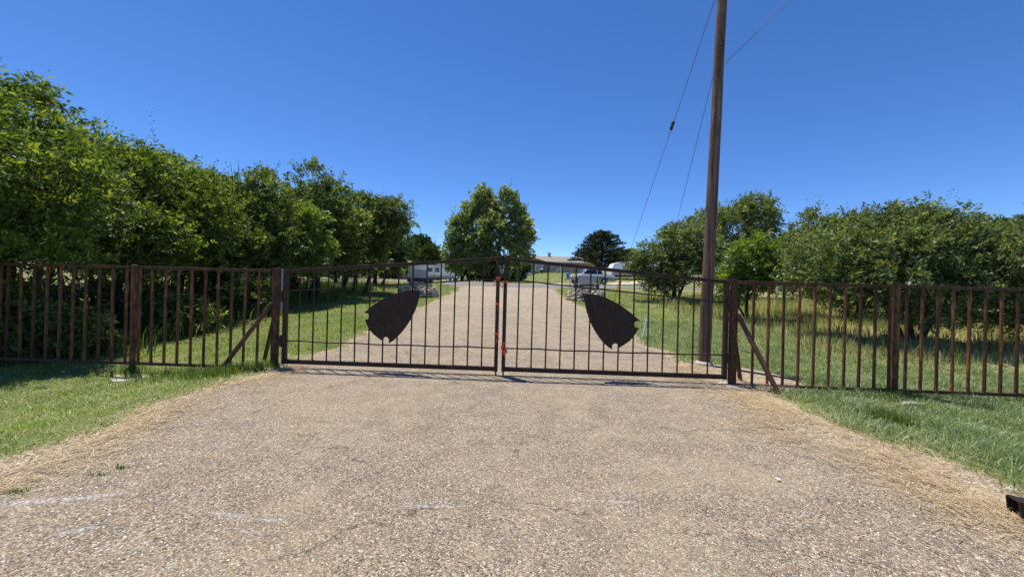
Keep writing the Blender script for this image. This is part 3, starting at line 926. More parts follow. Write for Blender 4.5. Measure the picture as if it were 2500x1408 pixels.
def planter(label, cx, cy, seed):
    rng = np.random.default_rng(seed)
    gz = Hf(cx, cy)
    root = thing('stone_planter', label, 'planter', (cx, cy, gz))
    mb = MB(); mb.tube([(cx, cy, gz - .1), (cx, cy, gz + .38)], [.78, .74], 18); mb.build('soil', M_LEDGE, root)
    mb = MB(); mb.tube([(cx, cy + .35, gz + .2), (cx, cy + .35, gz + .62)], [.46, .44], 16); mb.build('soil', M_LEDGE, root)
    def course(rx, ry, oy, z, n, size):
        for k in range(n):
            a = 2 * math.pi * (k + rng.uniform(-.25, .25)) / n
            o = bpy.data.objects.new('stone', ROCKS[rng.integers(len(ROCKS))])
            col.objects.link(o); o.parent = root
            s_ = size * rng.uniform(.8, 1.35)
            o.location = (math.cos(a) * rx * rng.uniform(.95, 1.06), oy + math.sin(a) * ry * rng.uniform(.95, 1.06), z + rng.uniform(-.02, .02))
            o.rotation_euler = (rng.uniform(-.25, .25), rng.uniform(-.25, .25), a + 1.57 + rng.uniform(-.4, .4))
            o.scale = (s_ * 1.15, s_, s_ * .95)
    course(.98, .88, 0, .06, 24, .26); course(.95, .85, 0, .2, 24, .25); course(.92, .82, 0, .34, 22, .25); course(.88, .78, 0, .45, 18, .2)
    course(.56, .5, .35, .54, 16, .22); course(.55, .48, .35, .67, 15, .2)
    return root, gz
def sign(label, cx, cy, gz, w, mark):
    root = thing('slatted_sign', label, 'sign', (cx, cy, gz + .5))
    for s in (-1, 1):
        MB().box((cx + s * w / 2 - .03, cy - .035, gz + .5), (cx + s * w / 2 + .03, cy + .025, gz + 1.62)).build('post', M_GREYPOST, root, bevel=.005)
    zz = gz + 1.19
    for k in range(3):
        MB().box((cx - w / 2 + .032, cy - .025, zz + k * .148), (cx + w / 2 - .032, cy + .015, zz + k * .148 + .142)).build('slat', M_SIGN, root, bevel=.004)
    MB().box((cx - w / 2 - .25, cy + .03, gz + .96), (cx + w / 2 + .27, cy + .22, gz + 1.18)).build('dark_box', M_DARKPANEL, root, bevel=.01)
    return root
c1 = P(1022, 718, 20.8); c2 = P(1431, 727, 21.0)
_, g1 = planter('round stacked grey stone planter beside the lawn of the white camper', c1.x, c1.y, 5)
sign('blue-grey slatted sign board above the planter in front of the white camper', c1.x - .02, c1.y + .2, g1 - .22, .84, False)
_, g2_ = planter('round stacked cream stone planter near the yellow wire guard', c2.x, c2.y, 6)
sign('pale grey slatted sign board above the planter in front of the parked pickup', c2.x + .05, c2.y + .2, g2_ - .32, .84, True)

# ------------------------------------------------------------------ stop sign with street blades
sp_ = P(1391, 704, 30.2); sgz = Hf(sp_.x, sp_.y)
ss = thing('stop_sign', 'red octagonal stop sign below green street name blades', 'sign', (sp_.x, sp_.y, sgz))
MB().tube([(sp_.x, sp_.y, sgz - .2), (sp_.x + .07, sp_.y, sgz + 2.35)], .024, 8).build('post', M_GALV, ss)
oc = P(1394, 647.5, 30.15)
oct_ = [(math.cos(rad(22.5 + 45 * k)), math.sin(rad(22.5 + 45 * k))) for k in range(8)]
plate = MB().prism([(a * .225, b * .225) for a, b in oct_], (1, 0, 0), (0, 0, 1), (0, 1, 0), .01, (oc.x, oc.y - .03, oc.z)).build('plate', M_RED, ss)
bd = MB()
for k in range(8):
    a = oct_[k]; b = oct_[(k + 1) % 8]
    bd.bar((oc.x + a[0] * .208, oc.y - .034, oc.z + a[1] * .208), (oc.x + b[0] * .208, oc.y - .034, oc.z + b[1] * .208), .004, .012)
bd.build('white_border', M_WHITE, plate)
tx = bpy.data.curves.new('lettering', 'FONT'); tx.body = 'STOP'; tx.size = .17; tx.align_x = 'CENTER'; tx.align_y = 'CENTER'; tx.extrude = .001
tmp = bpy.data.objects.new('lettering_source', tx); col.objects.link(tmp)
tme = bpy.data.meshes.new_from_object(tmp.evaluated_get(bpy.context.evaluated_depsgraph_get()))
bpy.data.objects.remove(tmp); tme.materials.clear(); tme.materials.append(M_WHITE)
to = bpy.data.objects.new('lettering', tme); col.objects.link(to); to.parent = plate
to.location = (oc.x - sp_.x, oc.y - .034 - sp_.y, oc.z - sgz); to.rotation_euler = (rad(90), 0, 0)
b1 = P(1397, 635, 30.2)
MB().box((b1.x - .38, b1.y - .012, b1.z - .065), (b1.x + .38, b1.y + .012, b1.z + .065)).build('street_blade', M_GREEN, ss)
mb = MB().box((-.38, -.012, .07), (.38, .012, .19)); mb.xform(Matrix.Translation((b1.x, b1.y, b1.z)) @ Matrix.Rotation(rad(70), 4, 'Z')); mb.build('street_blade', M_GREEN, ss)
MB().tube([(b1.x, b1.y, b1.z + .19), (b1.x, b1.y, b1.z + .27)], .02, 8).build('finial', M_GALV, ss)

# ------------------------------------------------------------------ houses
def window(root, x0, x1, z0, z1, y, glass, trim, nx=2, nz=3, fw=.09):
    f = MB()
    f.box((x0 - fw, y - .06, z0 - fw), (x0, y + .02, z1 + fw)); f.box((x1, y - .06, z0 - fw), (x1 + fw, y + .02, z1 + fw))
    f.box((x0, y - .055, z1), (x1, y + .02, z1 + fw)); f.box((x0, y - .055, z0 - fw), (x1, y + .02, z0))
    w = f.build('window', trim, root)
    MB().box((x0 - .002, y - .02, z0 - .002), (x1 + .002, y + .015, z1 + .002)).build('pane', glass, w)
    m = MB()
    for i in range(1, nx):
        x = x0 + (x1 - x0) * i / nx; m.box((x - .025, y - .04, z0), (x + .025, y - .021, z1))
    for i in range(1, nz):
        z = z0 + (z1 - z0) * i / nz; m.box((x0, y - .038, z - .02), (x1, y - .0215, z + .02))
    if m.v: m.build('muntin', trim, w)
    return w

HY = 85.0
def hx(u, Z=HY): return P(u, 650, Z).x
def hz(u, v, Z=HY): return P(u, v, Z).z
hb = min(Hf(hx(u), HY) for u in (1280, 1360, 1480)) - .1
ht = hz(1360, 641)
hr = hz(1360, 628, HY + 5)
x0, x1 = hx(1268), hx(1462)
house = thing('ranch_house', 'low taupe ranch house with grey shingle roof, roof pipe and white framed windows', 'house', (.5 * (x0 + x1), HY + 4, hb))
MB().box((x0, HY, hb - .6), (x1, HY + 9, ht)).build('wall', M_SIDING, house)
rf_ = MB()
rf_.prism([(-.5, 0), (5, hr - ht), (5, hr - ht + .18), (-.62, .1)], (0, 1, 0), (0, 0, 1), (1, 0, 0), (x1 - x0) + .8, (x0 - .4, HY, ht))
rf_.prism([(9.6, 0), (5.002, hr - ht), (5.002, hr - ht + .18), (9.7, .1)], (0, 1, 0), (0, 0, 1), (1, 0, 0), (x1 - x0) + .8, (x0 - .4, HY, ht))
roof = rf_.build('roof', M_ROOF, house)
MB().box((x0 - .42, HY - .66, ht - .05), (x1 + .42, HY - .60, ht + .14)).build('fascia', M_CREAM, house)
# front gable wing on the left, mostly behind the cottonwood
gx0, gx1 = hx(1242), hx(1322)
gpk = hz(1281, 623.5, HY - 1)
MB().prism([(gx0, hb - .6), (gx1, hb - .6), (gx1, ht), (.5 * (gx0 + gx1), gpk - .25), (gx0, ht)], (1, 0, 0), (0, 0, 1), (0, 1, 0), 2.2, (0, HY - 2.0, 0)).build('gable_wing', M_SIDING, house)
gm = .5 * (gx0 + gx1)
g_ = MB()
g_.prism([(gx0 - .5, ht - .1), (gm, gpk - .22), (gm, gpk), (gx0 - .6, ht + .08)], (1, 0, 0), (0, 0, 1), (0, 1, 0), 7, (0, HY - 2.4, 0))
g_.prism([(gx1 + .5, ht - .1), (gm + .002, gpk - .22), (gm + .002, gpk), (gx1 + .6, ht + .08)], (1, 0, 0), (0, 0, 1), (0, 1, 0), 7, (0, HY - 2.4, 0))
g_.build('gable_roof', M_ROOF, house)
cx_ = hx(1340, HY + 5)
ck = MB().box((cx_ - .3, HY + 4.6, hr - .3), (cx_ + .3, HY + 5.2, hz(1340, 619.5, HY + 5))).build('chimney', M_GREYPOST, house)
MB().box((cx_ - .38, HY + 4.5, hz(1340, 619.5, HY + 5)), (cx_ + .38, HY + 5.3, hz(1340, 617.5, HY + 5))).build('cap', M_GALV, ck)
window(house, hx(1308, HY-2), hx(1323, HY-2), hz(1315, 659, HY-2), hz(1315, 644.5, HY-2), HY - 2.0, M_CURT, M_CREAM, 2, 3, .22)
window(house, hx(1348), hx(1352), hz(1350, 661), hz(1350, 646), HY, M_CURT, M_CREAM, 1, 3, .16)
window(house, hx(1355), hx(1366), hz(1360, 661), hz(1360, 648), HY, M_CURT, M_CREAM, 2, 3, .2)
MB().box((hx(1367.5), HY - .05, hb), (hx(1373), HY + .02, hz(1370, 647))).build('door', M_CREAM, house)
MB().box((hx(1430), HY - .05, hb), (hx(1458), HY + .02, hz(1445, 648))).build('garage_door', M_STUCCO, house)

HY2 = 76.0
lh = thing('pale_house', 'small pale house with low tan roof half hidden by dark trees', 'house', (hx(985, HY2), HY2 + 3, Hf(hx(985, HY2), HY2)))
gb = Hf(hx(985, HY2), HY2) - .4
a0, a1 = hx(930, HY2), hx(1040, HY2)
e2 = hz(985, 648, HY2)
MB().box((a0, HY2, gb), (a1, HY2 + 7, e2)).build('wall', M_STUCCO, lh)
MB().box((a0 - .05, HY2 - .12, gb), (a1 + .05, HY2 + .0, hz(985, 676, HY2))).build('stone_base', M_LEDGE, lh)
MB().prism([(-.8, 0), (3.5, .95), (3.5, 1.1), (-.9, .2)], (0, 1, 0), (0, 0, 1), (1, 0, 0), a1 - a0 + 1.4, (a0 - .7, HY2, e2 - .02)).build('roof', M_ROOFT, lh)
MB().prism([(7.8, 0), (3.502, .95), (3.502, 1.1), (7.9, .2)], (0, 1, 0), (0, 0, 1), (1, 0, 0), a1 - a0 + 1.4, (a0 - .7, HY2, e2 - .02)).build('roof', M_ROOFT, lh)
for (ua, ub) in ((982.5, 988.5), (990.5, 996.5)):
    window(lh, hx(ua, HY2), hx(ub, HY2), hz(985, 670, HY2), hz(985, 653.5, HY2), HY2, M_CURT, M_WHITE, 1, 1, .1)
MB().box((hx(968, HY2), HY2 - .05, gb), (hx(975, HY2), HY2 + .01, hz(970, 652, HY2))).build('door', M_DARKPANEL, lh)

# ------------------------------------------------------------------ vehicles and campers
def local_thing(name, label, cat, loc, rz, group=None):
    o = thing(name, label, cat, loc, group); o.rotation_euler = (0, 0, rz); ORG[o.name] = Vector((0, 0, 0)); return o

def wheel(root, x, y, r, w=.24):
    tw = MB().tube([(x, y - w/2, r), (x, y - w/2 + .03, r), (x, y + w/2 - .03, r), (x, y + w/2, r)], [r - .04, r, r, r - .04], 20).build('wheel', M_BLACK, root)
    ORG[tw.name] = ORG[root.name]
    MB().tube([(x, y - w/2 - .012, r), (x, y + w/2 + .012, r)], r * .58, 16).build('rim', M_CHROME, tw)

def camper(name, label, loc, rz, L, W, z0, z1, nose, ac, wins, door, wheels, mark=False):
    root = local_thing(name, label, 'camper', loc, rz)
    prof = [(-L/2, z0), (L/2 - .2, z0), (L/2, z0 + .25), (L/2, z1 - .1), (L/2 - .12, z1), (-L/2 + nose, z1), (-L/2 + nose * .3, z1 - .25), (-L/2, z1 - nose * .9)]
    MB().prism(prof, (1, 0, 0), (0, 0, 1), (0, 1, 0), W, (0, -W/2, 0)).build('body', M_WHITE, root, bevel=.04)
    MB().box((-L/2 + .05, -W/2 - .012, z0 + .03), (L/2 - .25, -W/2 - .001, z0 + .42)).build('lower_band', M_SIGN, root)
    MB().box((-L/2 + nose + .1, -W/2 - .09, z1 - .16), (L/2 - .3, -W/2 - .002, z1 - .06)).build('awning', M_DARKPANEL, root)
    for x in ac:
        MB().prism([(-.45, 0), (.45, 0), (.38, .3), (-.25, .32), (-.42, .2)], (1, 0, 0), (0, 0, 1), (0, 1, 0), .7, (x, -.35, z1 + .002)).build('air_conditioner', M_WHITE, root, bevel=.03)
    for (a, b, c_, d_) in wins:
        w = MB().box((a - .05, -W/2 - .03, c_ - .05), (b + .05, -W/2 - .002, d_ + .05)).build('window', M_DARKPANEL, root)
        MB().box((a, -W/2 - .036, c_), (b, -W/2 - .031, d_)).build('pane', M_GLASS, w)
    if door:
        a, b = door
        dd = MB()
        for (p0, p1) in (((a, z0 + .05), (a + .04, z1 - .25)), ((b - .04, z0 + .05), (b, z1 - .25)), ((a + .04, z1 - .29), (b - .04, z1 - .25)), ((a + .04, z0 + .05), (b - .04, z0 + .09))):
            dd.box((p0[0], -W/2 - .03, p0[1]), (p1[0], -W/2 - .0015, p1[1]))
        dw = dd.build('door', M_DARKPANEL, root)
        MB().box((b - .16, -W/2 - .06, z0 + .95), (b - .08, -W/2 - .031, z0 + 1.1)).build('handle', M_BLACK, dw)
    if mark:
        m = MB().prism([(0, 0), (.12, .05), (.2, .3), (.3, .42), (.1, .5), (-.05, .45), (.02, .25)], (1, 0, 0), (0, 0, 1), (0, 1, 0), .006, (L/2 - 1.55, -W/2 - .008, z0 + 1.35))
        for k in range(6): m.box((L/2 - 1.2 + k * .13, -W/2 - .008, z0 + 1.5), (L/2 - 1.11 + k * .13, -W/2 - .002, z0 + 1.62))
        m.build('emblem', M_DARKPANEL, root)
    MB().box((-L/2 + .3, -W/2 + .1, z0 - .16), (L/2 - .3, W/2 - .1, z0 + .02)).build('chassis', M_BLACK, root)
    for x in wheels:
        for s in (-1, 1): wheel(root, x, s * (W/2 - .16), .34, .2)
    MB().tube([(-L/2 + .4, 0, z0 - .08), (-L/2 - .9, 0, z0 - .12)], .06, 8).build('hitch', M_BLACK, root)
    MB().tube([(-L/2 - .75, 0, 0), (-L/2 - .75, 0, z0)], .035, 8).build('jack', M_BLACK, root)
    return root
cp = P(1066, 680, 68); cz = Hf(cp.x, cp.y) + .03
camper('camper_trailer', 'white travel trailer with two roof units, parked by the leafy cottonwood', (cp.x, cp.y, cz), rad(-6), 7.8, 2.4, .62, 2.95, .7,
       (-1.5, .9), [(-3.0, -2.5, 1.6, 1.8), (-1.2, -.45, 1.7, 2.25), (.15, .75, 1.65, 2.3)], (-.1, 1.25), (2.3, 3.1), True)
c5 = P(1540, 670, 66); c5z = Hf(c5.x, c5.y)
camper('fifth_wheel_camper', 'large white camper half hidden behind the pine and the feathery tree', (c5.x + .6, c5.y, c5z), rad(4), 8.5, 2.4, .6, 2.7, 1.2,
       (-.5, 2.), [(-1.6, -.6, 1.6, 2.1), (1.2, 2.2, 1.5, 2.1)], (0, .75), (1.4, 2.3))

def pickup(label, loc, rz):
    root = local_thing('pickup_truck', label, 'pickup', loc, rz)
    W = 1.9
    low = [(-2.65, .45), (-2.05, .42), (-2.0, .62), (-1.85, .82), (-1.62, .88), (-1.38, .82), (-1.22, .62), (-1.18, .4), (1.02, .4), (1.06, .62), (1.2, .82), (1.45, .88), (1.7, .82), (1.85, .62), (1.9, .45), (2.75, .5), (2.78, .78), (-2.7, .78)]
    MB().prism(low, (1, 0, 0), (0, 0, 1), (0, 1, 0), W, (0, -W/2, 0)).build('lower_body', M_SILVER, root, bevel=.02)
    up = [(-2.68, .782), (2.76, .782), (2.74, 1.12), (1.42, 1.14), (-1.35, 1.14), (-1.6, 1.10), (-2.5, 1.0)]
    MB().prism(up, (1, 0, 0), (0, 0, 1), (0, 1, 0), W - .04, (0, -W/2 + .02, 0)).build('upper_body', M_WHITE, root, bevel=.03)
    # cab tapers inward
    cab = [(-1.40, 1.141), (1.40, 1.141), (1.18, 1.72), (.95, 1.8), (-.45, 1.82), (-.72, 1.76)]
    y0, y1 = .90, .74
    vs_ = []
    for s in (-1, 1):
        for (x, z) in cab: vs_.append((x, s * (y0 if z < 1.2 else y1), z))
    n = len(cab)
    MB().add(vs_, [tuple(range(n)), tuple(range(2*n-1, n-1, -1))] + [(i, i+n, (i+1) % n + n, (i+1) % n) for i in range(n)]).build('cab', M_WHITE, root, bevel=.02)
    for s in (-1, 1):
        for q in ([(-1.12, 1.2), (-.28, 1.2), (-.28, 1.68), (-.62, 1.68)], [(-.2, 1.2), (.52, 1.2), (.52, 1.68), (-.2, 1.68)], [(.6, 1.2), (1.2, 1.2), (1.04, 1.66), (.6, 1.68)]):
            v = []
            for (x, z) in q:
                f = (z - 1.141) / (1.78 - 1.141); yy = s * (y0 + (y1 - y0) * f + .006)
                v.append((x, yy, z))
            MB().add(v + [(a, b - s * .02, c_) for a, b, c_ in v], [(0, 1, 2, 3), (7, 6, 5, 4), (0, 4, 5, 1), (1, 5, 6, 2), (2, 6, 7, 3), (3, 7, 4, 0)]).build('window', M_GLASS, root)
        MB().box((-1.28, s * .97 - .06, 1.12), (-1.12, s * .97 + .06, 1.3)).build('mirror', M_WHITE, root, bevel=.02)
        MB().box((-2.735, s * .68 - .2, .82), (-2.66, s * .68 + .2, .98)).build('headlight', M_LAMP, root, bevel=.01)
        MB().box((2.72, s * .86 - .06, .8), (2.80, s * .86 + .06, 1.08)).build('tail_light', M_TAIL, root)
        for x in (-1.62, 1.45): wheel(root, x, s * .84, .38, .25)
        for x in (-.24, .56): MB().box((x - .008, s * (W/2 - .0) - .012, .5), (x + .008, s * (W/2) + .003, 1.1)).build('door_seam', M_BLACK, root)
    v = [(-1.33, -.82, 1.2), (-1.33, .82, 1.2), (-.77, .7, 1.71), (-.77, -.7, 1.71)]
    v = [(x - .035, y, z + .03) for x, y, z in v]
    MB().add(v + [(x + .03, y, z - .03) for x, y, z in v], [(0, 1, 2, 3), (7, 6, 5, 4), (0, 4, 5, 1), (1, 5, 6, 2), (2, 6, 7, 3), (3, 7, 4, 0)]).build('windscreen', M_GLASS, root)
    MB().box((-2.82, -.92, .42), (-2.66, .92, .64)).build('bumper', M_CHROME, root, bevel=.03)
    MB().box((2.76, -.92, .42), (2.92, .92, .62)).build('bumper', M_CHROME, root, bevel=.03)
    MB().box((-2.745, -.45, .68), (-2.69, .45, .98)).build('grille', M_BLACK, root)
    MB().box((1.5, -.8, 1.142), (2.7, .8, 1.16)).build('bed_cover', M_DARKPANEL, root)
    return root
tp = P(1440, 692, 47); tz = Hf(tp.x, tp.y)
pickup('white pickup with silver lower body parked on the lawn beyond the stone planter', (tp.x, tp.y, tz), rad(9))

def sedan(label, loc, rz, mat):
    root = local_thing('parked_car', label, 'car', loc, rz)
    W = 1.75
    low = [(-2.2, .35), (-1.75, .3), (-1.6, .6), (-1.35, .7), (-1.1, .6), (-1.0, .3), (1.0, .3), (1.1, .6), (1.35, .7), (1.6, .6), (1.75, .3), (2.2, .38), (2.22, .75), (2.0, .92), (1.3, .95), (-1.0, .93), (-1.9, .8), (-2.2, .65)]
    MB().prism(low, (1, 0, 0), (0, 0, 1), (0, 1, 0), W, (0, -W/2, 0)).build('body', mat, root, bevel=.04)
    cab = [(-1.05, .931), (1.55, .951), (.95, 1.36), (.5, 1.42), (-.25, 1.40)]
    vs_ = []
    for s in (-1, 1):
        for (x, z) in cab: vs_.append((x, s * (.82 if z < 1.1 else .62), z))
    n = 5
    MB().add(vs_, [tuple(range(n)), tuple(range(2*n-1, n-1, -1))] + [(i, i+n, (i+1) % n + n, (i+1) % n) for i in range(n)]).build('cabin', mat, root, bevel=.02)
    for s in (-1, 1):
        for q in ([(-.75, .99), (.05, .99), (.05, 1.33), (-.25, 1.33)], [(.12, .99), (1.2, .99), (.85, 1.3), (.12, 1.35)]):
            v = [(x, s * (.82 + (.62 - .82) * (z - .94) / .46 + .006), z) for x, z in q]
            MB().add(v + [(a, b - s * .02, c_) for a, b, c_ in v], [(0, 1, 2, 3), (7, 6, 5, 4), (0, 4, 5, 1), (1, 5, 6, 2), (2, 6, 7, 3), (3, 7, 4, 0)]).build('window', M_GLASS, root)
        for x in (-1.35, 1.35): wheel(root, x, s * .76, .32, .2)
        MB().box((2.15, s * .62 - .16, .66), (2.235, s * .62 + .16, .8)).build('headlight', M_LAMP, root, bevel=.01)
        MB().box((-2.23, s * .62 - .16, .6), (-2.17, s * .62 + .16, .74)).build('tail_light', M_TAIL, root)
    return root
kp = P(1252, 687, 57); kz = Hf(kp.x, kp.y)
sedan('dark blue sedan parked in the shade under the cottonwood', (kp.x - .6, kp.y, kz), rad(-12), M_NAVY)

# ------------------------------------------------------------------ small things on the house lawn
q = P(1322, 671, 78); z = Hf(q.x, q.y)
bn = thing('wheeled_bin', 'dark green bin with pale lid against the taupe house wall', 'bin', (q.x, q.y, z))
MB().tube([(q.x, q.y, z), (q.x, q.y, z + .75)], [.26, .33], 12).build('body', M_BIN, bn)
MB().tube([(q.x, q.y, z + .752), (q.x, q.y, z + .82), (q.x, q.y, z + .88)], [.36, .36, .2], 12).build('lid', M_WHITE, bn)
q = P(1361, 673, 76); z = Hf(q.x, q.y)
sl = thing('toy_slide', 'tan plastic toy slide standing on the house lawn', 'slide', (q.x, q.y, z))
MB().prism([(-.6, 0), (-.45, 0), (.35, .85), (.6, .85), (.6, .95), (.3, .95)], (1, 0, 0), (0, 0, 1), (0, 1, 0), .45, (q.x, q.y, z)).build('chute', M_TAN, sl)
for s in (0.0, .4): MB().bar((q.x + .75, q.y + s, z), (q.x + .5, q.y + s, z + .85), .06, .06).build('leg', M_WHITE, sl)
q = P(1387, 676, 70); z = Hf(q.x, q.y)
pt = thing('paddling_pool', 'bright blue plastic paddling pool propped on the lawn beyond the pickup bonnet', 'pool', (q.x, q.y, z))
MB().tube([(q.x, q.y, z), (q.x, q.y, z + .34), (q.x, q.y, z + .40)], [.38, .46, .49], 16).build('shell', M_BLUE, pt)
MB().tube([(q.x + .48 * math.cos(a * .4), q.y + .48 * math.sin(a * .4), z + .42) for a in range(17)], .045, 6).build('rim', M_BLUE, pt)
q = P(1294, 672, 72); z = Hf(q.x, q.y)
ch2 = thing('garden_chair', 'white garden chair at the edge of the cottonwood shade', 'chair', (q.x, q.y, z))
for a in (-.22, .22):
    for b in (-.22, .22): MB().tube([(q.x + a, q.y + b, z), (q.x + a * .9, q.y + b * .9, z + .42)], .025, 6).build('leg', M_WHITE, ch2)
MB().box((q.x - .26, q.y - .26, z + .42), (q.x + .26, q.y + .26, z + .47)).build('seat', M_WHITE, ch2, bevel=.01)
for k in range(5): MB().box((q.x - .24 + k * .105, q.y + .22, z + .472), (q.x - .18 + k * .105, q.y + .26, z + .95)).build('back_slat', M_WHITE, ch2)
# stake in the verge
q0 = P(1567, 812, 12); zg = Hf(4.05, 11.0)
k0 = P(1568, 812, 10.8)
st = thing('marker_stake', 'short white marker stake leaning in the mown verge', 'stake', (k0.x, k0.y, Hf(k0.x, k0.y)))
b_ = Vector((k0.x, k0.y, Hf(k0.x, k0.y) - .05)); e_ = P(1578, 785, 10.8); e_.z += .03
MB().tube([b_, e_], .018, 8).build('shaft', M_WHITE, st)
MB().tube([e_ - Vector((.0, 0, .02)), e_ + Vector((.01, 0, .05))], [.028, .024], 8).build('cap', M_PAPER, st)

# rusted bracket in the dry verge, bottom right
rx, ry = gpt(2520, 1288)
rz_ = Hf(rx, ry)
rp = thing('rusted_bracket', 'dark rusted steel channel lying in the straw at the road edge', 'scrap metal', (rx, ry, rz_))
R_ = Matrix.Rotation(rad(-28), 3, 'Z')
MB().add([Vector((rx, ry, rz_)) + R_ @ Vector(p) for p in ((-.035, 0, -.03), (.42, .02, -.03), (.40, .02, .12), (-.06, 0, .15), (-.035, .012, -.03), (.42, .032, -.03), (.40, .032, .12), (-.06, .012, .15))],
         [(0,1,2,3),(7,6,5,4),(0,4,5,1),(1,5,6,2),(2,6,7,3),(3,7,4,0)]).build('front_plate', M_PLATE, rp)
MB().add([Vector((rx, ry, rz_)) + R_ @ Vector(p) for p in ((-.06, .013, .142), (.40, .033, .112), (.40, .16, .10), (-.05, .15, .13), (-.06, .013, .15), (.40, .033, .12), (.40, .16, .108), (-.05, .15, .138))],
         [(0,3,2,1),(4,5,6,7),(0,1,5,4),(1,2,6,5),(2,3,7,6),(3,0,4,7)]).build('top_plate', M_PLATE, rp)
MB().add([Vector((rx, ry, rz_)) + R_ @ Vector(p) for p in ((-.035, .15, -.03), (.42, .16, -.03), (.40, .16, .10), (-.05, .15, .128), (-.035, .162, -.03), (.42, .172, -.03), (.40, .172, .10), (-.05, .162, .128))],
         [(0,1,2,3),(7,6,5,4),(0,4,5,1),(1,5,6,2),(2,6,7,3),(3,7,4,0)]).build('back_plate', M_PLATE, rp)
# scrap of paper
px_, py_ = gpt(1901, 1179)
v_ = []
for j in range(4):
    for i in range(5):
        v_.append((px_ + (i - 2) * .008 + random.uniform(-.003, .003), py_ + (j - 1.5) * .009, Hf(px_, py_) + .026 + .012 * random.random() + .004 * (i % 2)))
pp = MB().add(v_, [(j*5+i, j*5+i+1, (j+1)*5+i+1, (j+1)*5+i) for j in range(3) for i in range(4)]).build('paper_scrap', M_PAPER, None, (px_, py_, Hf(px_, py_) + .02))
pp.modifiers.new('thick', 'SOLIDIFY').thickness = .001
tag(pp, 'small crumpled white paper scrap on the drive', 'litter')
# flat stones by the fence post feet
for (u, v, lab) in ((292, 913, 'flat pale stone lying at the foot of the shaded fence post'), (2230, 977, 'flat pale stone in the grass at the foot of the sunlit fence post')):
    X, Y_ = gpt(u, v); z = Hf(X, Y_)
    o = bpy.data.objects.new('flat_stone', ROCKS[1].copy()); col.objects.link(o); o.data.materials.clear(); o.data.materials.append(M_CONC)
    o.location = (X, Y_, z + .015); o.scale = (.32, .22, .16); tag(o, lab, 'stone')

# ------------------------------------------------------------------ trees
def T(X, Y): return (X, Y, Hf(X, Y))
GL = 'leafy trees in the row along the left verge'
make_tree('locust_tree', 'tallest locust tree overhanging the shaded end of the fence', T(-10.7, 8.0),
          [(0, 0, 3.75, 1.65, 1.6, 1.7), (.75, -.5, 2.4, 1.4, 1.3, 1.2), (-1.3, .4, 3.9, 1.6, 1.5, 1.6), (-.6, -1.2, 2.2, 1.7, 1.3, 1.3), (1.1, -1.7, 3.3, 1.25, 1.1, 1.1), (1.6, -1.5, 2.4, .9, .8, .7), (1.9, -.5, 3.1, 1.1, 1.0, 1.0), (2.0, -.8, 2.1, 1.0, .9, .8)],
          [(0, 0, .11, .2, 0, 3.6, .05), (-.4, .3, .09, -1.0, .3, 3.8, .04), (.35, -.3, .07, .7, -.5, 2.6, .03), (1.3, -.2, .06, 1.8, -.5, 2.8, .03), (1.5, .4, .05, 1.2, .1, 2.6, .02)], L_LOCUST, 400, 25, 10, .066, .42, .30, .34, .2, .3, GL, seed=11)
make_tree('locust_tree', 'bright green locust tree rising behind the first shaded fence post', T(-10.3, 10.2),
          [(-.1, 0, 3.75, 1.15, 1.2, 1.4), (.6, -.5, 2.4, 1.35, 1.2, 1.15), (-1.3, .3, 3.2, 1.4, 1.3, 1.5)],
          [(0, 0, .10, .1, 0, 3.6, .04), (.4, .1, .07, .7, -.3, 2.6, .03), (1.0, -.3, .06, 1.0, -.5, 2.6, .03), (-.7, .2, .06, -1.1, .3, 3, .03)], L_LOCUST, 260, 25, 10, .066, .42, .28, .34, .2, .35, GL, seed=12)
ragged = make_tree('elm_tree', 'ragged elm with thin upright twigs in the tree row', T(-10.6, 12.4),
          [(0, 0, 3.5, 1.35, 1.3, 1.35), (.9, -.4, 2.6, 1.3, 1.2, 1.2), (-1.2, .4, 3.3, 1.4, 1.3, 1.3)],
          [(0, 0, .11, .1, 0, 3.4, .04), (.5, .3, .08, .9, 0, 2.8, .03)], L_LOCUST, 240, 25, 10, .07, .42, .3, .34, .15, .4, GL, seed=13)
for k in range(9):
    q = P(505 + 12 * k + random.uniform(-6, 6), 470, 12.2); e = P(500 + 12.5 * k + random.uniform(-8, 8), random.uniform(385, 425), 12.2)
    m_ = q.lerp(e, .55) + Vector((random.uniform(-.05, .05), 0, 0))
    tw = MB().tube([q, m_, e], [.012, .008, .003], 5)
    tw.tube([m_, m_ + Vector((random.uniform(-.18, .18), .05, .22))], [.006, .002], 4)
    tw.build('bare_twig', M_BARK, ragged)
make_tree('elm_tree', 'rounded elm in mid row with deep shade beneath', T(-10.0, 15.2),
          [(.2, 0, 3.7, 1.5, 1.4, 1.35), (1.0, -.4, 2.6, 1.3, 1.3, 1.2), (-1.3, .4, 3.3, 1.5, 1.4, 1.3), (.6, -.6, 1.9, 1.3, 1.2, .9), (-.9, .3, 1.9, 1.5, 1.3, .9)],
          [(0, 0, .14, .1, 0, 3.6, .05), (.4, -.2, .09, .9, -.2, 2.8, .03)], L_ELM, 240, 25, 9, .08, .46, .3, .34, .15, .35, GL, seed=14)
make_tree('elm_tree', 'thick trunked elm in the row beside the mown verge', T(-9.3, 18.4),
          [(0, 0, 4.4, 1.6, 1.5, 1.5), (1.1, -.2, 3.2, 1.4, 1.4, 1.3), (-1.3, .3, 3.7, 1.6, 1.5, 1.4), (0, -.9, 2.7, 1.6, 1.3, 1.0), (.9, .1, 2.0, 1.2, 1.1, .75), (-1.0, .2, 1.9, 1.4, 1.2, .8)],
          [(0, 0, .2, .1, 0, 3.9, .07)], L_ELM, 250, 25, 9, .085, .46, .32, .36, .15, .35, GL, seed=15)
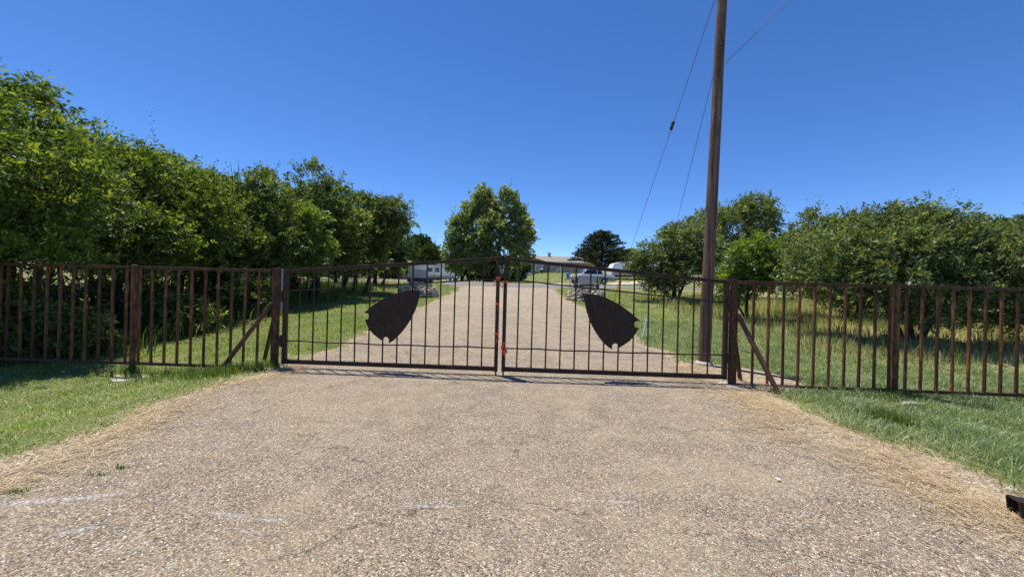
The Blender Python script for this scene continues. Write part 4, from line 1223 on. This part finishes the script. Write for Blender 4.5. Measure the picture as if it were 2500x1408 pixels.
make_tree('locust_sapling', 'yellow-green locust sapling in front of the thick trunked elm', T(-8.4, 15.9),
          [(0, 0, 3.0, .55, .6, .9), (.3, 0, 2.0, .75, .7, .7), (-.4, 0, 2.2, .7, .7, .7)],
          [(0, 0, .05, .05, 0, 3.0, .02)], L_FRESH, 70, 25, 10, .08, .42, .22, .32, .2, .6, GL, seed=16)
make_tree('elm_tree', 'open branched elm at the far end of the left row', T(-8.7, 21.6),
          [(.4, 0, 4.0, 1.5, 1.4, 1.3), (2.0, 0, 4.6, .75, .9, .9), (2.4, .2, 3.5, .7, .9, .7), (-.6, .2, 4.3, 1.5, 1.4, 1.2), (.9, -.3, 2.7, 1.3, 1.2, .8), (1.3, .3, 3.4, 1.0, 1.0, .8), (.2, .2, 2.0, 1.6, 1.2, .75)],
          [(0, 0, .13, .3, 0, 3.2, .06), (.5, .2, .09, 1.9, .1, 4.0, .04), (-.5, 0, .10, -.7, 0, 3.8, .05)], L_ELM, 240, 22, 9, .09, .46, .3, .36, .15, .35, GL, seed=17)
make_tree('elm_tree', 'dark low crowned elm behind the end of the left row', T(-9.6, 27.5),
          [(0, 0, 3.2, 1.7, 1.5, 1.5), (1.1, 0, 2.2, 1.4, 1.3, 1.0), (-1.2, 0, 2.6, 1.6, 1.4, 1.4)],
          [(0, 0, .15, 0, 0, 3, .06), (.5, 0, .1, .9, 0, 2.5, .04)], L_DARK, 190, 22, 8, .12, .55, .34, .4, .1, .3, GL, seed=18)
# second line behind
for k, (x, y, s, lab) in enumerate(((-14.6, 11.5, 1.0, 'bushy tree behind the locusts, deep in the left thicket'), (-14.0, 16.5, 1.05, 'full crowned tree behind the ragged elm'),
                                    (-13.6, 21.5, 1.1, 'shadowed tree behind the thick trunked elm'), (-13.0, 29, 1.1, 'dark tree at the back of the left thicket'), (-17, 37, 1.2, 'distant dark tree beyond the left thicket'))):
    make_tree('thicket_tree', lab, T(x, y), [(0, 0, 3.6 * s, 2.2 * s, 2 * s, 1.6 * s), (1.3, .3, 2.9 * s, 1.7, 1.5, 1.3), (-1.6, 0, 3.0 * s, 1.8, 1.7, 1.4)],
              [(0, 0, .14, 0, 0, 3.2, .06), (.6, .2, .09, 1.2, .2, 2.8, .04)], L_ELM if k != 3 else L_DARK, 190, 22, 8, .11, .48, .36, .4, .15, .3, 'trees standing behind the left row', seed=30 + k)
for k, (u, y, r, lab) in enumerate(((560, 44, 4.5, 'far hedge tree seen under the rounded elm crown'), (700, 50, 5, 'far hedge tree seen beside the thick trunk'), (810, 56, 5, 'far hedge tree seen behind the open branched elm'),
                                 (430, 40, 5, 'far hedge tree behind the ragged elm'), (300, 38, 5, 'far hedge tree behind the bright locust'), (900, 62, 4.5, 'far hedge tree left of the pale house'))):
    xx = P(u, 660, y).x
    make_tree('hedge_tree', lab, T(xx, y), [(0, 0, 2.2, r, 2, 2.2), (-r * .6, 0, 2.0, r * .8, 2, 2.0), (r * .6, 0, 1.8, r * .8, 2, 1.9)], [(0, 0, .14, 0, 0, 3.0, .06)], L_ELM, 150, 20, 7, .2, .5, .6, .6, .1, .3, 'far hedge trees beyond the left row', seed=130 + k)
# understorey along the shaded fence
for k, (x, y, r, h, lab) in enumerate(((-8.9, 7.7, .6, .75, 'low leafy shrub in the shade behind the last fence panel'),
                                       (-8.9, 10.4, .7, .8, 'dark bramble like shrub under the locust trees'), (-8.8, 13.2, .7, 1.0, 'weedy shrub at the foot of the rounded elm'), (-10.6, 6.9, .9, 1.5, 'tall shrub at the far shaded end of the fence'),
                                       (-11.6, 9.6, 1.1, 1.15, 'spreading shrub between the locust trunks'), (-12.2, 12.6, 1.2, 1.2, 'dark shrub behind the ragged elm trunk'), (-11.6, 15.4, 1.1, 1.2, 'shrub behind the rounded elm trunk'), (-11.2, 18.8, 1.0, 1.0, 'shrub behind the thick elm trunk'))):
    make_tree('shrub', lab, T(x, y), [(0, 0, h * .5, r, r, h * .5), (r * .5, -.1, h * .35, r * .6, r * .6, h * .35)], [(0, 0, .03, 0, 0, h * .8, .01), (.15, 0, .025, .3, 0, h * .7, .01), (-.15, .1, .025, -.3, .1, h * .7, .01)],
              L_ELM, 70, 20, 8, .07, .45, .2, .26, .15, .5, 'shrubs in the shade behind the fence', 'shrub', seed=40 + k, limb_r=.008, trunk_name='stems', crown_name='foliage')

# cottonwood and the trees by the junction
cw = T(P(1196, 600, 46).x, 46)
make_tree('cottonwood_tree', 'big rustling cottonwood standing alone at the junction', cw,
          [(-.7, 0, 8.9, 1.15, 1.2, 1.5), (2.0, 0, 9.0, 1.1, 1.2, 1.6), (-3.1, 0, 6.3, 1.5, 1.6, 1.3), (3.4, .2, 6.3, 1.25, 1.5, 1.7), (.2, -.6, 6.4, 2.2, 2.0, 2.0), (-4.2, 0, 3.2, 1.0, 1.3, 1.4), (4.0, .3, 3.6, .95, 1.4, 1.6), (-1.9, -.4, 4.0, 2.0, 1.8, 1.8), (1.9, -.3, 3.9, 2.0, 1.9, 1.9), (-1.9, .5, 7.6, 1.2, 1.4, 1.3), (0, 0, 2.1, 3.4, 1.8, 1.3), (2.9, 0, 7.9, .9, 1, 1.0), (.6, .3, 8.1, 1.2, 1.2, 1.3), (-3.6, .2, 4.9, 1.3, 1.4, 1.3), (-4.0, 0, 1.7, 1.2, 1.2, 1.2), (4.1, .2, 5.2, 1.0, 1.2, 1.2)],
          [(0, 0, .38, .2, 0, 6.5, .15), (.3, .2, .22, 1.9, 0, 7.5, .08), (-.3, 0, .22, -2.4, 0, 5.5, .08)], L_COTTON, 360, 22, 8, .16, .75, .42, .6, .1, .35, seed=51, limb_r=.05)
make_tree('juniper', 'dense olive juniper shaped like a dome beside the white camper', T(P(1047, 640, 73.5).x, 73.5),
          [(0, 0, 2.4, 3.0, 1.8, 2.4), (.2, 0, 4.4, 1.9, 1.5, 2.1), (.4, 0, 5.9, 1.0, .9, .9), (-1.1, 0, 3.2, 2.0, 1.5, 1.9)],
          [(0, 0, .2, 0, 0, 3, .08)], L_JUN, 260, 26, 8, .16, .4, .28, .5, -.1, .9, seed=52)
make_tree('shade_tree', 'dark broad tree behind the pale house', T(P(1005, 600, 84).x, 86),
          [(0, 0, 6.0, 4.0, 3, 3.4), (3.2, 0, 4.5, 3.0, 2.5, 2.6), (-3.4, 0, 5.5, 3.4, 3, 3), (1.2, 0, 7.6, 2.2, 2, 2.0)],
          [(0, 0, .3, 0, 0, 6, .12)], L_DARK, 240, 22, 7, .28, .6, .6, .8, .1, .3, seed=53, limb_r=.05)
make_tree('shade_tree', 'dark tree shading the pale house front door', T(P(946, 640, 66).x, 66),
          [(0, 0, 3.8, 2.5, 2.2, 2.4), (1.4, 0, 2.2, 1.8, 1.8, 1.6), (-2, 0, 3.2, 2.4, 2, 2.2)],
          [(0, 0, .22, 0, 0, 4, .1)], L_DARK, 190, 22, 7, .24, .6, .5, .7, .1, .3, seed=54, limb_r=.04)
make_tree('cedar', 'dark tree between the white camper and the cottonwood, low foliage added in place of shade', T(P(1128, 640, 56).x, 56),
          [(0, 0, 3.0, 1.6, 1.8, 2.6), (1.5, 0, 2.2, 1.8, 1.6, 2.0), (4.2, .5, 1.6, 2.8, 1.5, 1.6), (7.2, .8, 1.5, 2.2, 1.3, 1.5)],  # outer low lobes added to stand in for dark shade behind the cottonwood
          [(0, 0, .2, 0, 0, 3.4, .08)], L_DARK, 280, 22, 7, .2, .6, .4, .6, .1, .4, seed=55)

def make_pine(label, loc, hgt, rw, seed):
    rng = np.random.default_rng(seed)
    root = thing('pine_tree', label, 'tree', loc)
    B = Vector(loc)
    mb = MB(); mb.tube([B - Vector((0, 0, .1)), B + Vector((.1, 0, hgt * .5)), B + Vector((.15, 0, hgt * .97))], [.22, .14, .03], 8)
    ps = []; ds = []
    for i in range(165):
        q = rng.uniform(.12, .98) ** .9
        a = rng.uniform(0, 2 * np.pi)
        r = rw * 1.3 * (1 - q) ** .5 * rng.uniform(.7, 1.1) * (1 if q > .25 else .9) + .25
        s = B + Vector((.15 * q, 0, hgt * q)); e = s + Vector((math.cos(a) * r, math.sin(a) * r, r * .18 + rng.uniform(-.1, .35)))
        mb.tube([s, s.lerp(e, .6) - Vector((0, 0, .05)), e], [.05, .03, .01], 4, False)
        m = int(14 + 26 * r / rw)
        t_ = rng.uniform(.25, 1.05, m)
        for tt in t_:
            ps.append(s.lerp(e, tt) + Vector(rng.normal(size=3) * .16 * np.array([1, 1, .6]))); ds.append((e - s).normalized() * .6 + Vector((0, 0, .45)))
    ps = np.array([tuple(p) for p in ps]); ds = np.array([tuple(d) for d in ds])
    k = 13
    pos = np.repeat(ps, k, 0); d = unit(np.repeat(ds, k, 0) + rng.normal(size=(len(pos), 3)) * .75)
    L = rng.uniform(.2, .42, len(pos)); W = np.full(len(pos), .055)
    V, Fq = leaf_quads(pos, d, unit(rng.normal(size=(len(pos), 3))), L, W)
    np_mesh('crown', V, Fq, L_PINE, root)
    mb.build('trunk', M_BARK, root, smooth=True)
pl = T(P(1468, 640, 74).x, 74)
make_pine('dark green pine tree in front of the ranch house garage', pl, P(1468, 567, 74).z - pl[2], 4.6, 61)
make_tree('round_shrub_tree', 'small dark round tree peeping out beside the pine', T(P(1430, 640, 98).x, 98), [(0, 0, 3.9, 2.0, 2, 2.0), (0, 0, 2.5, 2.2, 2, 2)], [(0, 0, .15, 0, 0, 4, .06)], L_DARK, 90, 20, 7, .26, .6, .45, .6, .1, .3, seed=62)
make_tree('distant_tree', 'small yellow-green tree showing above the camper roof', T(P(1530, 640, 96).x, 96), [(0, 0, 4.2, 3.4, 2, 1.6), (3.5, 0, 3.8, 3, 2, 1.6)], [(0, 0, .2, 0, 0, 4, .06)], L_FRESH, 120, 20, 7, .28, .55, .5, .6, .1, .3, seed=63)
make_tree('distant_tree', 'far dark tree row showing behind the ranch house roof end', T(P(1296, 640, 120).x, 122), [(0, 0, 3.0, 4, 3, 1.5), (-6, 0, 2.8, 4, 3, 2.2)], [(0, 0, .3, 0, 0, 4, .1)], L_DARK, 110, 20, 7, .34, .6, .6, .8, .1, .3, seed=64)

GRP = 'feathery trees along the right verge'
make_tree('mesquite_tree', 'feathery grey-green tree just behind the yellow wire guard', T(8.9, 21.6),
          [(0, 0, 2.7, 1.7, 1.6, 1.25), (-1.2, -.2, 2.0, 1.2, 1.2, 1.0), (1.2, .2, 2.9, 1.4, 1.4, 1.2), (0, -.5, 1.6, 1.6, 1.3, .9), (-.7, 0, 1.0, 1.2, 1.1, .7)],
          [(0, 0, .13, 0, 0, 2.5, .05), (.2, .1, .08, .9, .1, 2.6, .03)], L_PALE, 260, 24, 9, .085, .42, .28, .34, .15, .3, GRP, seed=71)
make_tree('mesquite_tree', 'tallest feathery tree rising right behind the wooden pole', T(15.0, 26.2),
          [(-.6, 0, 4.4, 2.3, 2, 1.6), (1.2, 0, 4.6, 1.8, 1.8, 1.75), (-2.6, 0, 3.6, 1.8, 1.7, 1.5), (2.2, 0, 3.2, 1.3, 1.5, 1.2), (0, -.5, 2.6, 2.4, 1.8, 1.4), (.9, 0, 5.6, 1.0, 1, .9)],
          [(0, 0, .18, .3, 0, 4.2, .07), (-.3, 0, .13, -1.8, 0, 3.6, .05)], L_PALE, 300, 24, 9, .1, .42, .34, .4, .15, .3, GRP, seed=72)
make_tree('hackberry_sapling', 'fresh green young tree with forked dark trunk behind the wooden pole', T(8.95, 14.9),
          [(0, 0, 2.1, .95, .95, .75), (.5, 0, 1.5, .9, .85, .6), (-.6, .1, 1.4, .75, .75, .5), (.1, 0, 2.6, .55, .6, .5)],
          [(0, 0, .06, 0, 0, 2.0, .03), (.03, 0, .045, -.6, 0, 1.5, .02), (.03, 0, .045, .6, 0, 1.6, .02)], L_FRESH, 130, 24, 9, .075, .45, .22, .3, .15, .35, GRP, seed=73)
make_tree('locust_tree', 'broad feathery tree with several dark leaning stems behind the sunlit fence', T(11.4, 11.2),
          [(0, 0, 2.35, 1.9, 1.6, 1.15), (-1.7, .2, 2.0, 1.4, 1.3, 1.0), (1.7, -.1, 2.25, 1.5, 1.4, 1.05), (-.6, -.6, 1.75, 1.6, 1.1, .8), (1.1, -.5, 1.7, 1.6, 1.1, .8), (-.3, 0, 3.15, .9, .9, .6), (-1.6, -.1, 1.4, 1.2, .9, .6), (2.0, -.3, 1.3, 1.3, .9, .65), (0, -.9, 1.3, 1.5, .8, .6)],
          [(0, 0, .11, .3, 0, 2.5, .04), (-.1, .1, .09, -1.3, .1, 2.2, .03), (.15, 0, .09, 1.5, 0, 2.5, .03), (.1, -.1, .07, .7, -.5, 1.9, .03)], L_PALE, 500, 24, 10, .07, .42, .27, .33, .2, .3, GRP, seed=74)
make_tree('locust_tree', 'feathery tree reaching down to the fence rail at its sunlit far end', T(14.9, 10.9),
          [(0, 0, 2.3, 1.6, 1.5, 1.05), (-1.0, -.6, 1.8, 1.4, 1.1, .9), (1.5, 0, 2.4, 1.6, 1.5, 1.1), (0, -.8, 1.6, 1.4, 1.0, .75), (1.2, -.6, 1.3, 1.4, 1.0, .8), (-1.1, .2, 1.2, 1.2, 1.0, .7)],
          [(0, 0, .1, .1, 0, 2.5, .04), (.1, .1, .08, 1.2, .1, 2.4, .03), (-.1, 0, .07, -.8, -.4, 1.9, .03)], L_PALE, 360, 25, 10, .07, .42, .27, .33, .2, .3, GRP, seed=75)
make_tree('mesquite_tree', 'pale feathery tree filling the gap right of the tallest one', T(13.9, 16.3),
          [(0, 0, 2.9, 1.9, 1.6, 1.2), (-2.0, 0, 2.3, 1.3, 1.2, 1.1), (1.9, 0, 2.9, 1.7, 1.5, 1.25), (-.5, -.5, 1.6, 2.0, 1.2, .8), (1.6, 0, 1.2, 1.6, 1.0, .8)],
          [(0, 0, .12, .1, 0, 2.6, .04), (.3, 0, .08, 1.6, 0, 2.6, .03)], L_PALE, 240, 24, 9, .085, .42, .3, .34, .15, .3, GRP, seed=76)
make_tree('mesquite_tree', 'small crowned tree seen between the tallest tree and the thicket', T(20.3, 27.0),
          [(0, 0, 4.6, 1.3, 1.4, 1.5), (.4, 0, 3, 1.9, 1.6, 1.5), (2.6, 0, 3.9, 1.9, 1.6, 1.7)],
          [(0, 0, .14, .1, 0, 4.2, .05)], L_PALE, 170, 22, 8, .12, .42, .34, .4, .15, .3, GRP, seed=77)
for k, (x, y, lab) in enumerate(((20.5, 18, 'thick feathery tree behind the sunlit thicket'), (27.5, 27, 'far feathery tree at the back of the right thicket'), (19.3, 12.2, 'outer feathery tree past the end of the sunlit fence'))):
    make_tree('locust_tree', lab, T(x, y), [(0, 0, 3.0, 2.4, 2.0, 1.4), (1.9, 0, 3.1, 2.0, 1.8, 1.4), (-1.9, 0, 2.6, 1.9, 1.7, 1.3), (0, -.6, 1.6, 2.4, 1.4, .9)],
              [(0, 0, .12, .1, 0, 2.8, .05), (.3, 0, .09, 1.4, 0, 2.8, .03)], L_PALE, 220, 22, 8, .11, .42, .34, .38, .15, .3, 'trees behind the right thicket', seed=80 + k)

# ------------------------------------------------------------------ grass, weeds, straw
rg = np.random.default_rng(99)
def dens_left(x, y):
    e = road_l(y) - .08 - x + .14 * np.sin(y * 3.9) + .1 * rg.normal(size=x.shape)
    bare = np.hypot(x + 6.15, (y - 6.4) * 1.6) > .35
    return np.clip(e / .25, 0, 1) * (.55 + .45 * patch(x, y, 1.3, .4)) * bare
def dens_right(x, y):
    e = x - road_r(y) - np.where(y < 7.2, .42, .16) + .16 * np.sin(y * 3.3) + .1 * rg.normal(size=x.shape)
    bare = np.hypot(x - 4.0, y - 6.9) > .95
    return np.clip(e / .28, 0, 1) * (.55 + .45 * patch(x, y, 1.2, 1.4)) * bare
def lawn(name, mat_, n, x0, x1, y0, y1, dens, h0, h1, w0, w1, lean, seg, label):
    x, y = scatter(rg, n, x0, x1, y0, y1, dens)
    hh = rg.uniform(h0, h1, len(x)) * (.6 + .8 * patch(x, y, 2.3, 1.))
    blades(rg, x, y, hh, rg.uniform(w0, w1, len(x)), lean, mat_, name, seg, label)
lawn('grass', G_LEFT, 60000, -9.0, -3.9, 2.3, 7.6, dens_left, .02, .06, .004, .008, 1.5, 2, 'short yellow-green grass in front of the shaded fence')
lawn('grass', G_LEFT, 46000, -9.6, -3.6, 7.6, 14, dens_left, .035, .07, .008, .015, .9, 1, 'mown grass verge left of the drive behind the fence')
lawn('grass', G_LEFT, 26000, -12, -3.4, 14, 30, dens_left, .04, .08, .02, .036, .8, 1, 'mown grass below the stone planter of the camper')
lawn('grass', G_RIGHT, 78000, 3.7, 9.2, 2.0, 7.4, dens_right, .03, .1, .004, .009, 1.6, 2, 'cool green lawn grass in front of the sunlit fence')
lawn('grass', G_RIGHT, 56000, 3.2, 10.5, 7.2, 14, dens_right, .035, .08, .008, .015, .9, 1, 'mown grass round the foot of the pole behind the fence')
lawn('grass', G_LEFT, 30000, 2.9, 14, 14, 30, dens_right, .04, .08, .02, .036, .8, 1, 'bright mown grass below the pale planter')
def dens_far(x, y):
    return (np.abs(x) > 9.0) * 1.0 + (y > 39.5) * 1.0
lawn('grass', G_LEFT, 26000, -16, 22, 38.8, 80, lambda x, y: ((x > -2) & (np.abs(x - np.interp(y, [37, 42, 50, 58], [3, 5, 9, 17])) > 1.7)) * 1.0, .06, .12, .06, .1, .8, 1, 'lawn grass in front of the ranch house')
lawn('grass', G_STRAW, 9000, -9.0, -3.9, 2.3, 7.6, lambda x, y: dens_left(x, y) * (patch(x, y, 2.2, 3.) > .45), .02, .05, .003, .006, 2.2, 2, 'dead blades mixed into the lawn before the shaded fence')
lawn('grass', G_STRAW, 15000, 3.7, 9.2, 2.0, 7.4, lambda x, y: dens_right(x, y) * (patch(x, y, 2.0, 5.) > .5), .025, .07, .003, .006, 2.4, 2, 'dead blades mixed into the lawn before the sunlit fence')
# tall dry grass right of the mown verge
def d_tall(x, y):
    return np.clip((x - 6.9 - .22 * (y - 9) * (y < 12) + .35 * rg.normal(size=x.shape)) / .8, 0, 1) * (y > 8.2 + .25 * np.maximum(0, 12 - x)) * (.35 + .65 * patch(x, y, .8, 2.))
x, y = scatter(rg, 80000, 6.5, 22, 7.6, 24, d_tall)
blades(rg, x, y, rg.uniform(.1, .38, len(x)) * (.5 + .7 * patch(x, y, 1.1, .3)), rg.uniform(.005, .011, len(x)), .45, L_DRYG, 'tall_grass', 2, 'tall half dry grass under the trees on the right')
x, y = scatter(rg, 8000, 6.8, 22, 8.4, 24, d_tall)
blades(rg, x, y, rg.uniform(.2, .5, len(x)), rg.uniform(.012, .026, len(x)), .5, L_WEED, 'tall_grass', 2, 'green weeds mixed in the tall grass on the right')
# weeds under the left row
def d_weed(x, y):
    return np.clip((-7.9 - x + .3 * rg.normal(size=x.shape) - .1 * np.sin(y * 1.4)) / .5, 0, 1) * (.3 + .7 * patch(x, y, 1.0, .9))
x, y = scatter(rg, 26000, -13, -7.3, 7.2, 24, d_weed)
blades(rg, x, y, rg.uniform(.2, .65, len(x)) * (.5 + .7 * patch(x, y, 1.2, .6)), rg.uniform(.012, .03, len(x)), .5, L_WEED, 'weeds', 2, 'leafy weeds under the left row of trees')
x, y = scatter(rg, 14000, -24, -5.6, 24, 33, lambda x, y: (.4 + .6 * patch(x, y, .7, .2)))
blades(rg, x, y, rg.uniform(.1, .28, len(x)), rg.uniform(.03, .06, len(x)), .5, L_DRYG, 'tall_grass', 1, 'half dry field grass beyond the left tree row')
# long rank grass at the post feet
fx_ = []; fy_ = []
for (cx, cy, r, n) in ((XL - .55, 6.25, .35, 900), (XL - .1, 6.55, .22, 500), (XL - .75, 6.0, .22, 420), (pL, fl(pL), .18, 300), (pR, fl(pR) - .1, .3, 700), (4.55, 4.7, .18, 650), (XL - 1.5, 6.3, .5, 700), ):
    fx_.append(cx + rg.normal(size=n) * r * .6); fy_.append(cy + rg.normal(size=n) * r * .6)
x = np.concatenate(fx_); y = np.concatenate(fy_)
blades(rg, x, y, rg.uniform(.05, .19, len(x)), rg.uniform(.004, .009, len(x)), .7, L_WEED, 'grass_tufts', 2, 'rank green tufts round the post feet and road edge')

x = np.concatenate([-2.93 + rg.normal(size=60) * .025, -2.98 + rg.normal(size=70) * .05, -3.25 + rg.normal(size=60) * .04]); y = np.concatenate([2.98 + rg.normal(size=60) * .012, 2.86 + rg.normal(size=70) * .014, 2.62 + rg.normal(size=60) * .014])
blades(rg, x, y, rg.uniform(.012, .04, len(x)), rg.uniform(.003, .006, len(x)), .9, L_WEED, 'road_weeds', 2, 'tiny weeds growing in the chip seal near the white paint', flat_=.012)
# straw lying on the road edges
def straw(n, f, name, label):
    y = rg.uniform(1.6, 7.6, n); x = f(y, n)
    az = rg.normal(size=n) * .8 + np.where(x > 0, 2.2, .9)
    L = rg.uniform(.04, .16, n) * np.where(rg.random(n) < .05, 2.6, 1); W = rg.uniform(.0022, .0045, n)
    kp_ = rg.random(n) < .25 + 1.1 * (patch(x, y, 1.9, .7) - .25)
    x, y, az, L, W = x[kp_], y[kp_], az[kp_], L[kp_], W[kp_]; n = len(x)
    z = H(x, y) + .022 + rg.uniform(0, .02, n)
    d = np.stack([np.cos(az), np.sin(az), rg.normal(size=n) * .12], 1); d = unit(d)
    b = np.stack([x, y, z], 1)
    s = np.stack([-d[:, 1], d[:, 0], np.zeros(n)], 1)
    m = b + d * (L * .5)[:, None] + s * (L * rg.normal(size=n) * .12)[:, None] + np.array([0, 0, .006]); e = b + d * L[:, None]
    V = np.stack([b - s * W[:, None] * .5, b + s * W[:, None] * .5, m + s * W[:, None] * .5, m - s * W[:, None] * .5, e + s * W[:, None] * .3, e - s * W[:, None] * .3], 1).reshape(-1, 3)
    i = np.arange(n)[:, None] * 6
    Fq = np.concatenate([i + np.array([[0, 1, 2, 3]]), i + np.array([[3, 2, 4, 5]])], 0)
    o = np_mesh(name, V, Fq, G_STRAW); tag(o, label, kind='stuff')
straw(9000, lambda y, n: road_l(y) + .12 + rg.normal(size=n) * .2 - .1 + .25 * np.abs(rg.normal(size=n)) * (rg.random(n) < .25), 'straw', 'dead straw along the left edge of the drive')
straw(19000, lambda y, n: road_r(y) + .15 + rg.normal(size=n) * .3 - .35 * np.abs(rg.normal(size=n)) * (rg.random(n) < .25), 'straw', 'dead straw spread along the right edge of the drive')

# loose chippings on the drive
ng = 26000
y = 1.5 + 6.5 * rg.random(ng) ** 1.5; x = rg.uniform(-3.9, 3.6, ng)
k = (np.abs(x) < 1.45 * y + .3); x = x[k]; y = y[k]; n = len(x)
z = H(x, y) + .014 - .0 * x
s = rg.uniform(.0045, .0095, n)
base = np.array([[1, 0, 0], [0, 1, 0], [-1, 0, 0], [0, -1, 0], [0, 0, .75], [.55, .55, .35]])
a = rg.uniform(0, 6.28, n); ca, sa = np.cos(a), np.sin(a)
asp = rg.uniform(.6, 1., n)
bx = base[None, :5, 0] * s[:, None]; by = base[None, :5, 1] * (s * asp)[:, None]; bz = base[None, :5, 2] * s[:, None]
bx = bx + rg.normal(size=bx.shape) * (s * .18)[:, None]; by = by + rg.normal(size=by.shape) * (s * .18)[:, None]
V = np.stack([x[:, None] + bx * ca[:, None] - by * sa[:, None], y[:, None] + bx * sa[:, None] + by * ca[:, None], z[:, None] + bz], 2).reshape(-1, 3)
i = np.arange(n)[:, None] * 5
Fq = np.concatenate([i + np.array([[0, 1, 4]]), i + np.array([[1, 2, 4]]), i + np.array([[2, 3, 4]]), i + np.array([[3, 0, 4]])], 0)
t = NT('loose_chippings'); r_ = t.node('ShaderNodeNewGeometry').outputs['Random Per Island']
t.principled(t.ramp(r_, [(0, (.14, .12, .1)), (.3, (.3, .24, .18)), (.7, (.46, .38, .28)), (1, (.7, .64, .54))]), .85, spec=.25)
o = np_mesh('gravel', V, Fq, t.m); tag(o, 'loose tan chippings scattered on the drive', kind='stuff')
#print('tris', sum(len(p.data.loops) - 2 * len(p.data.polygons) for p in bpy.data.objects if p.type == 'MESH'))
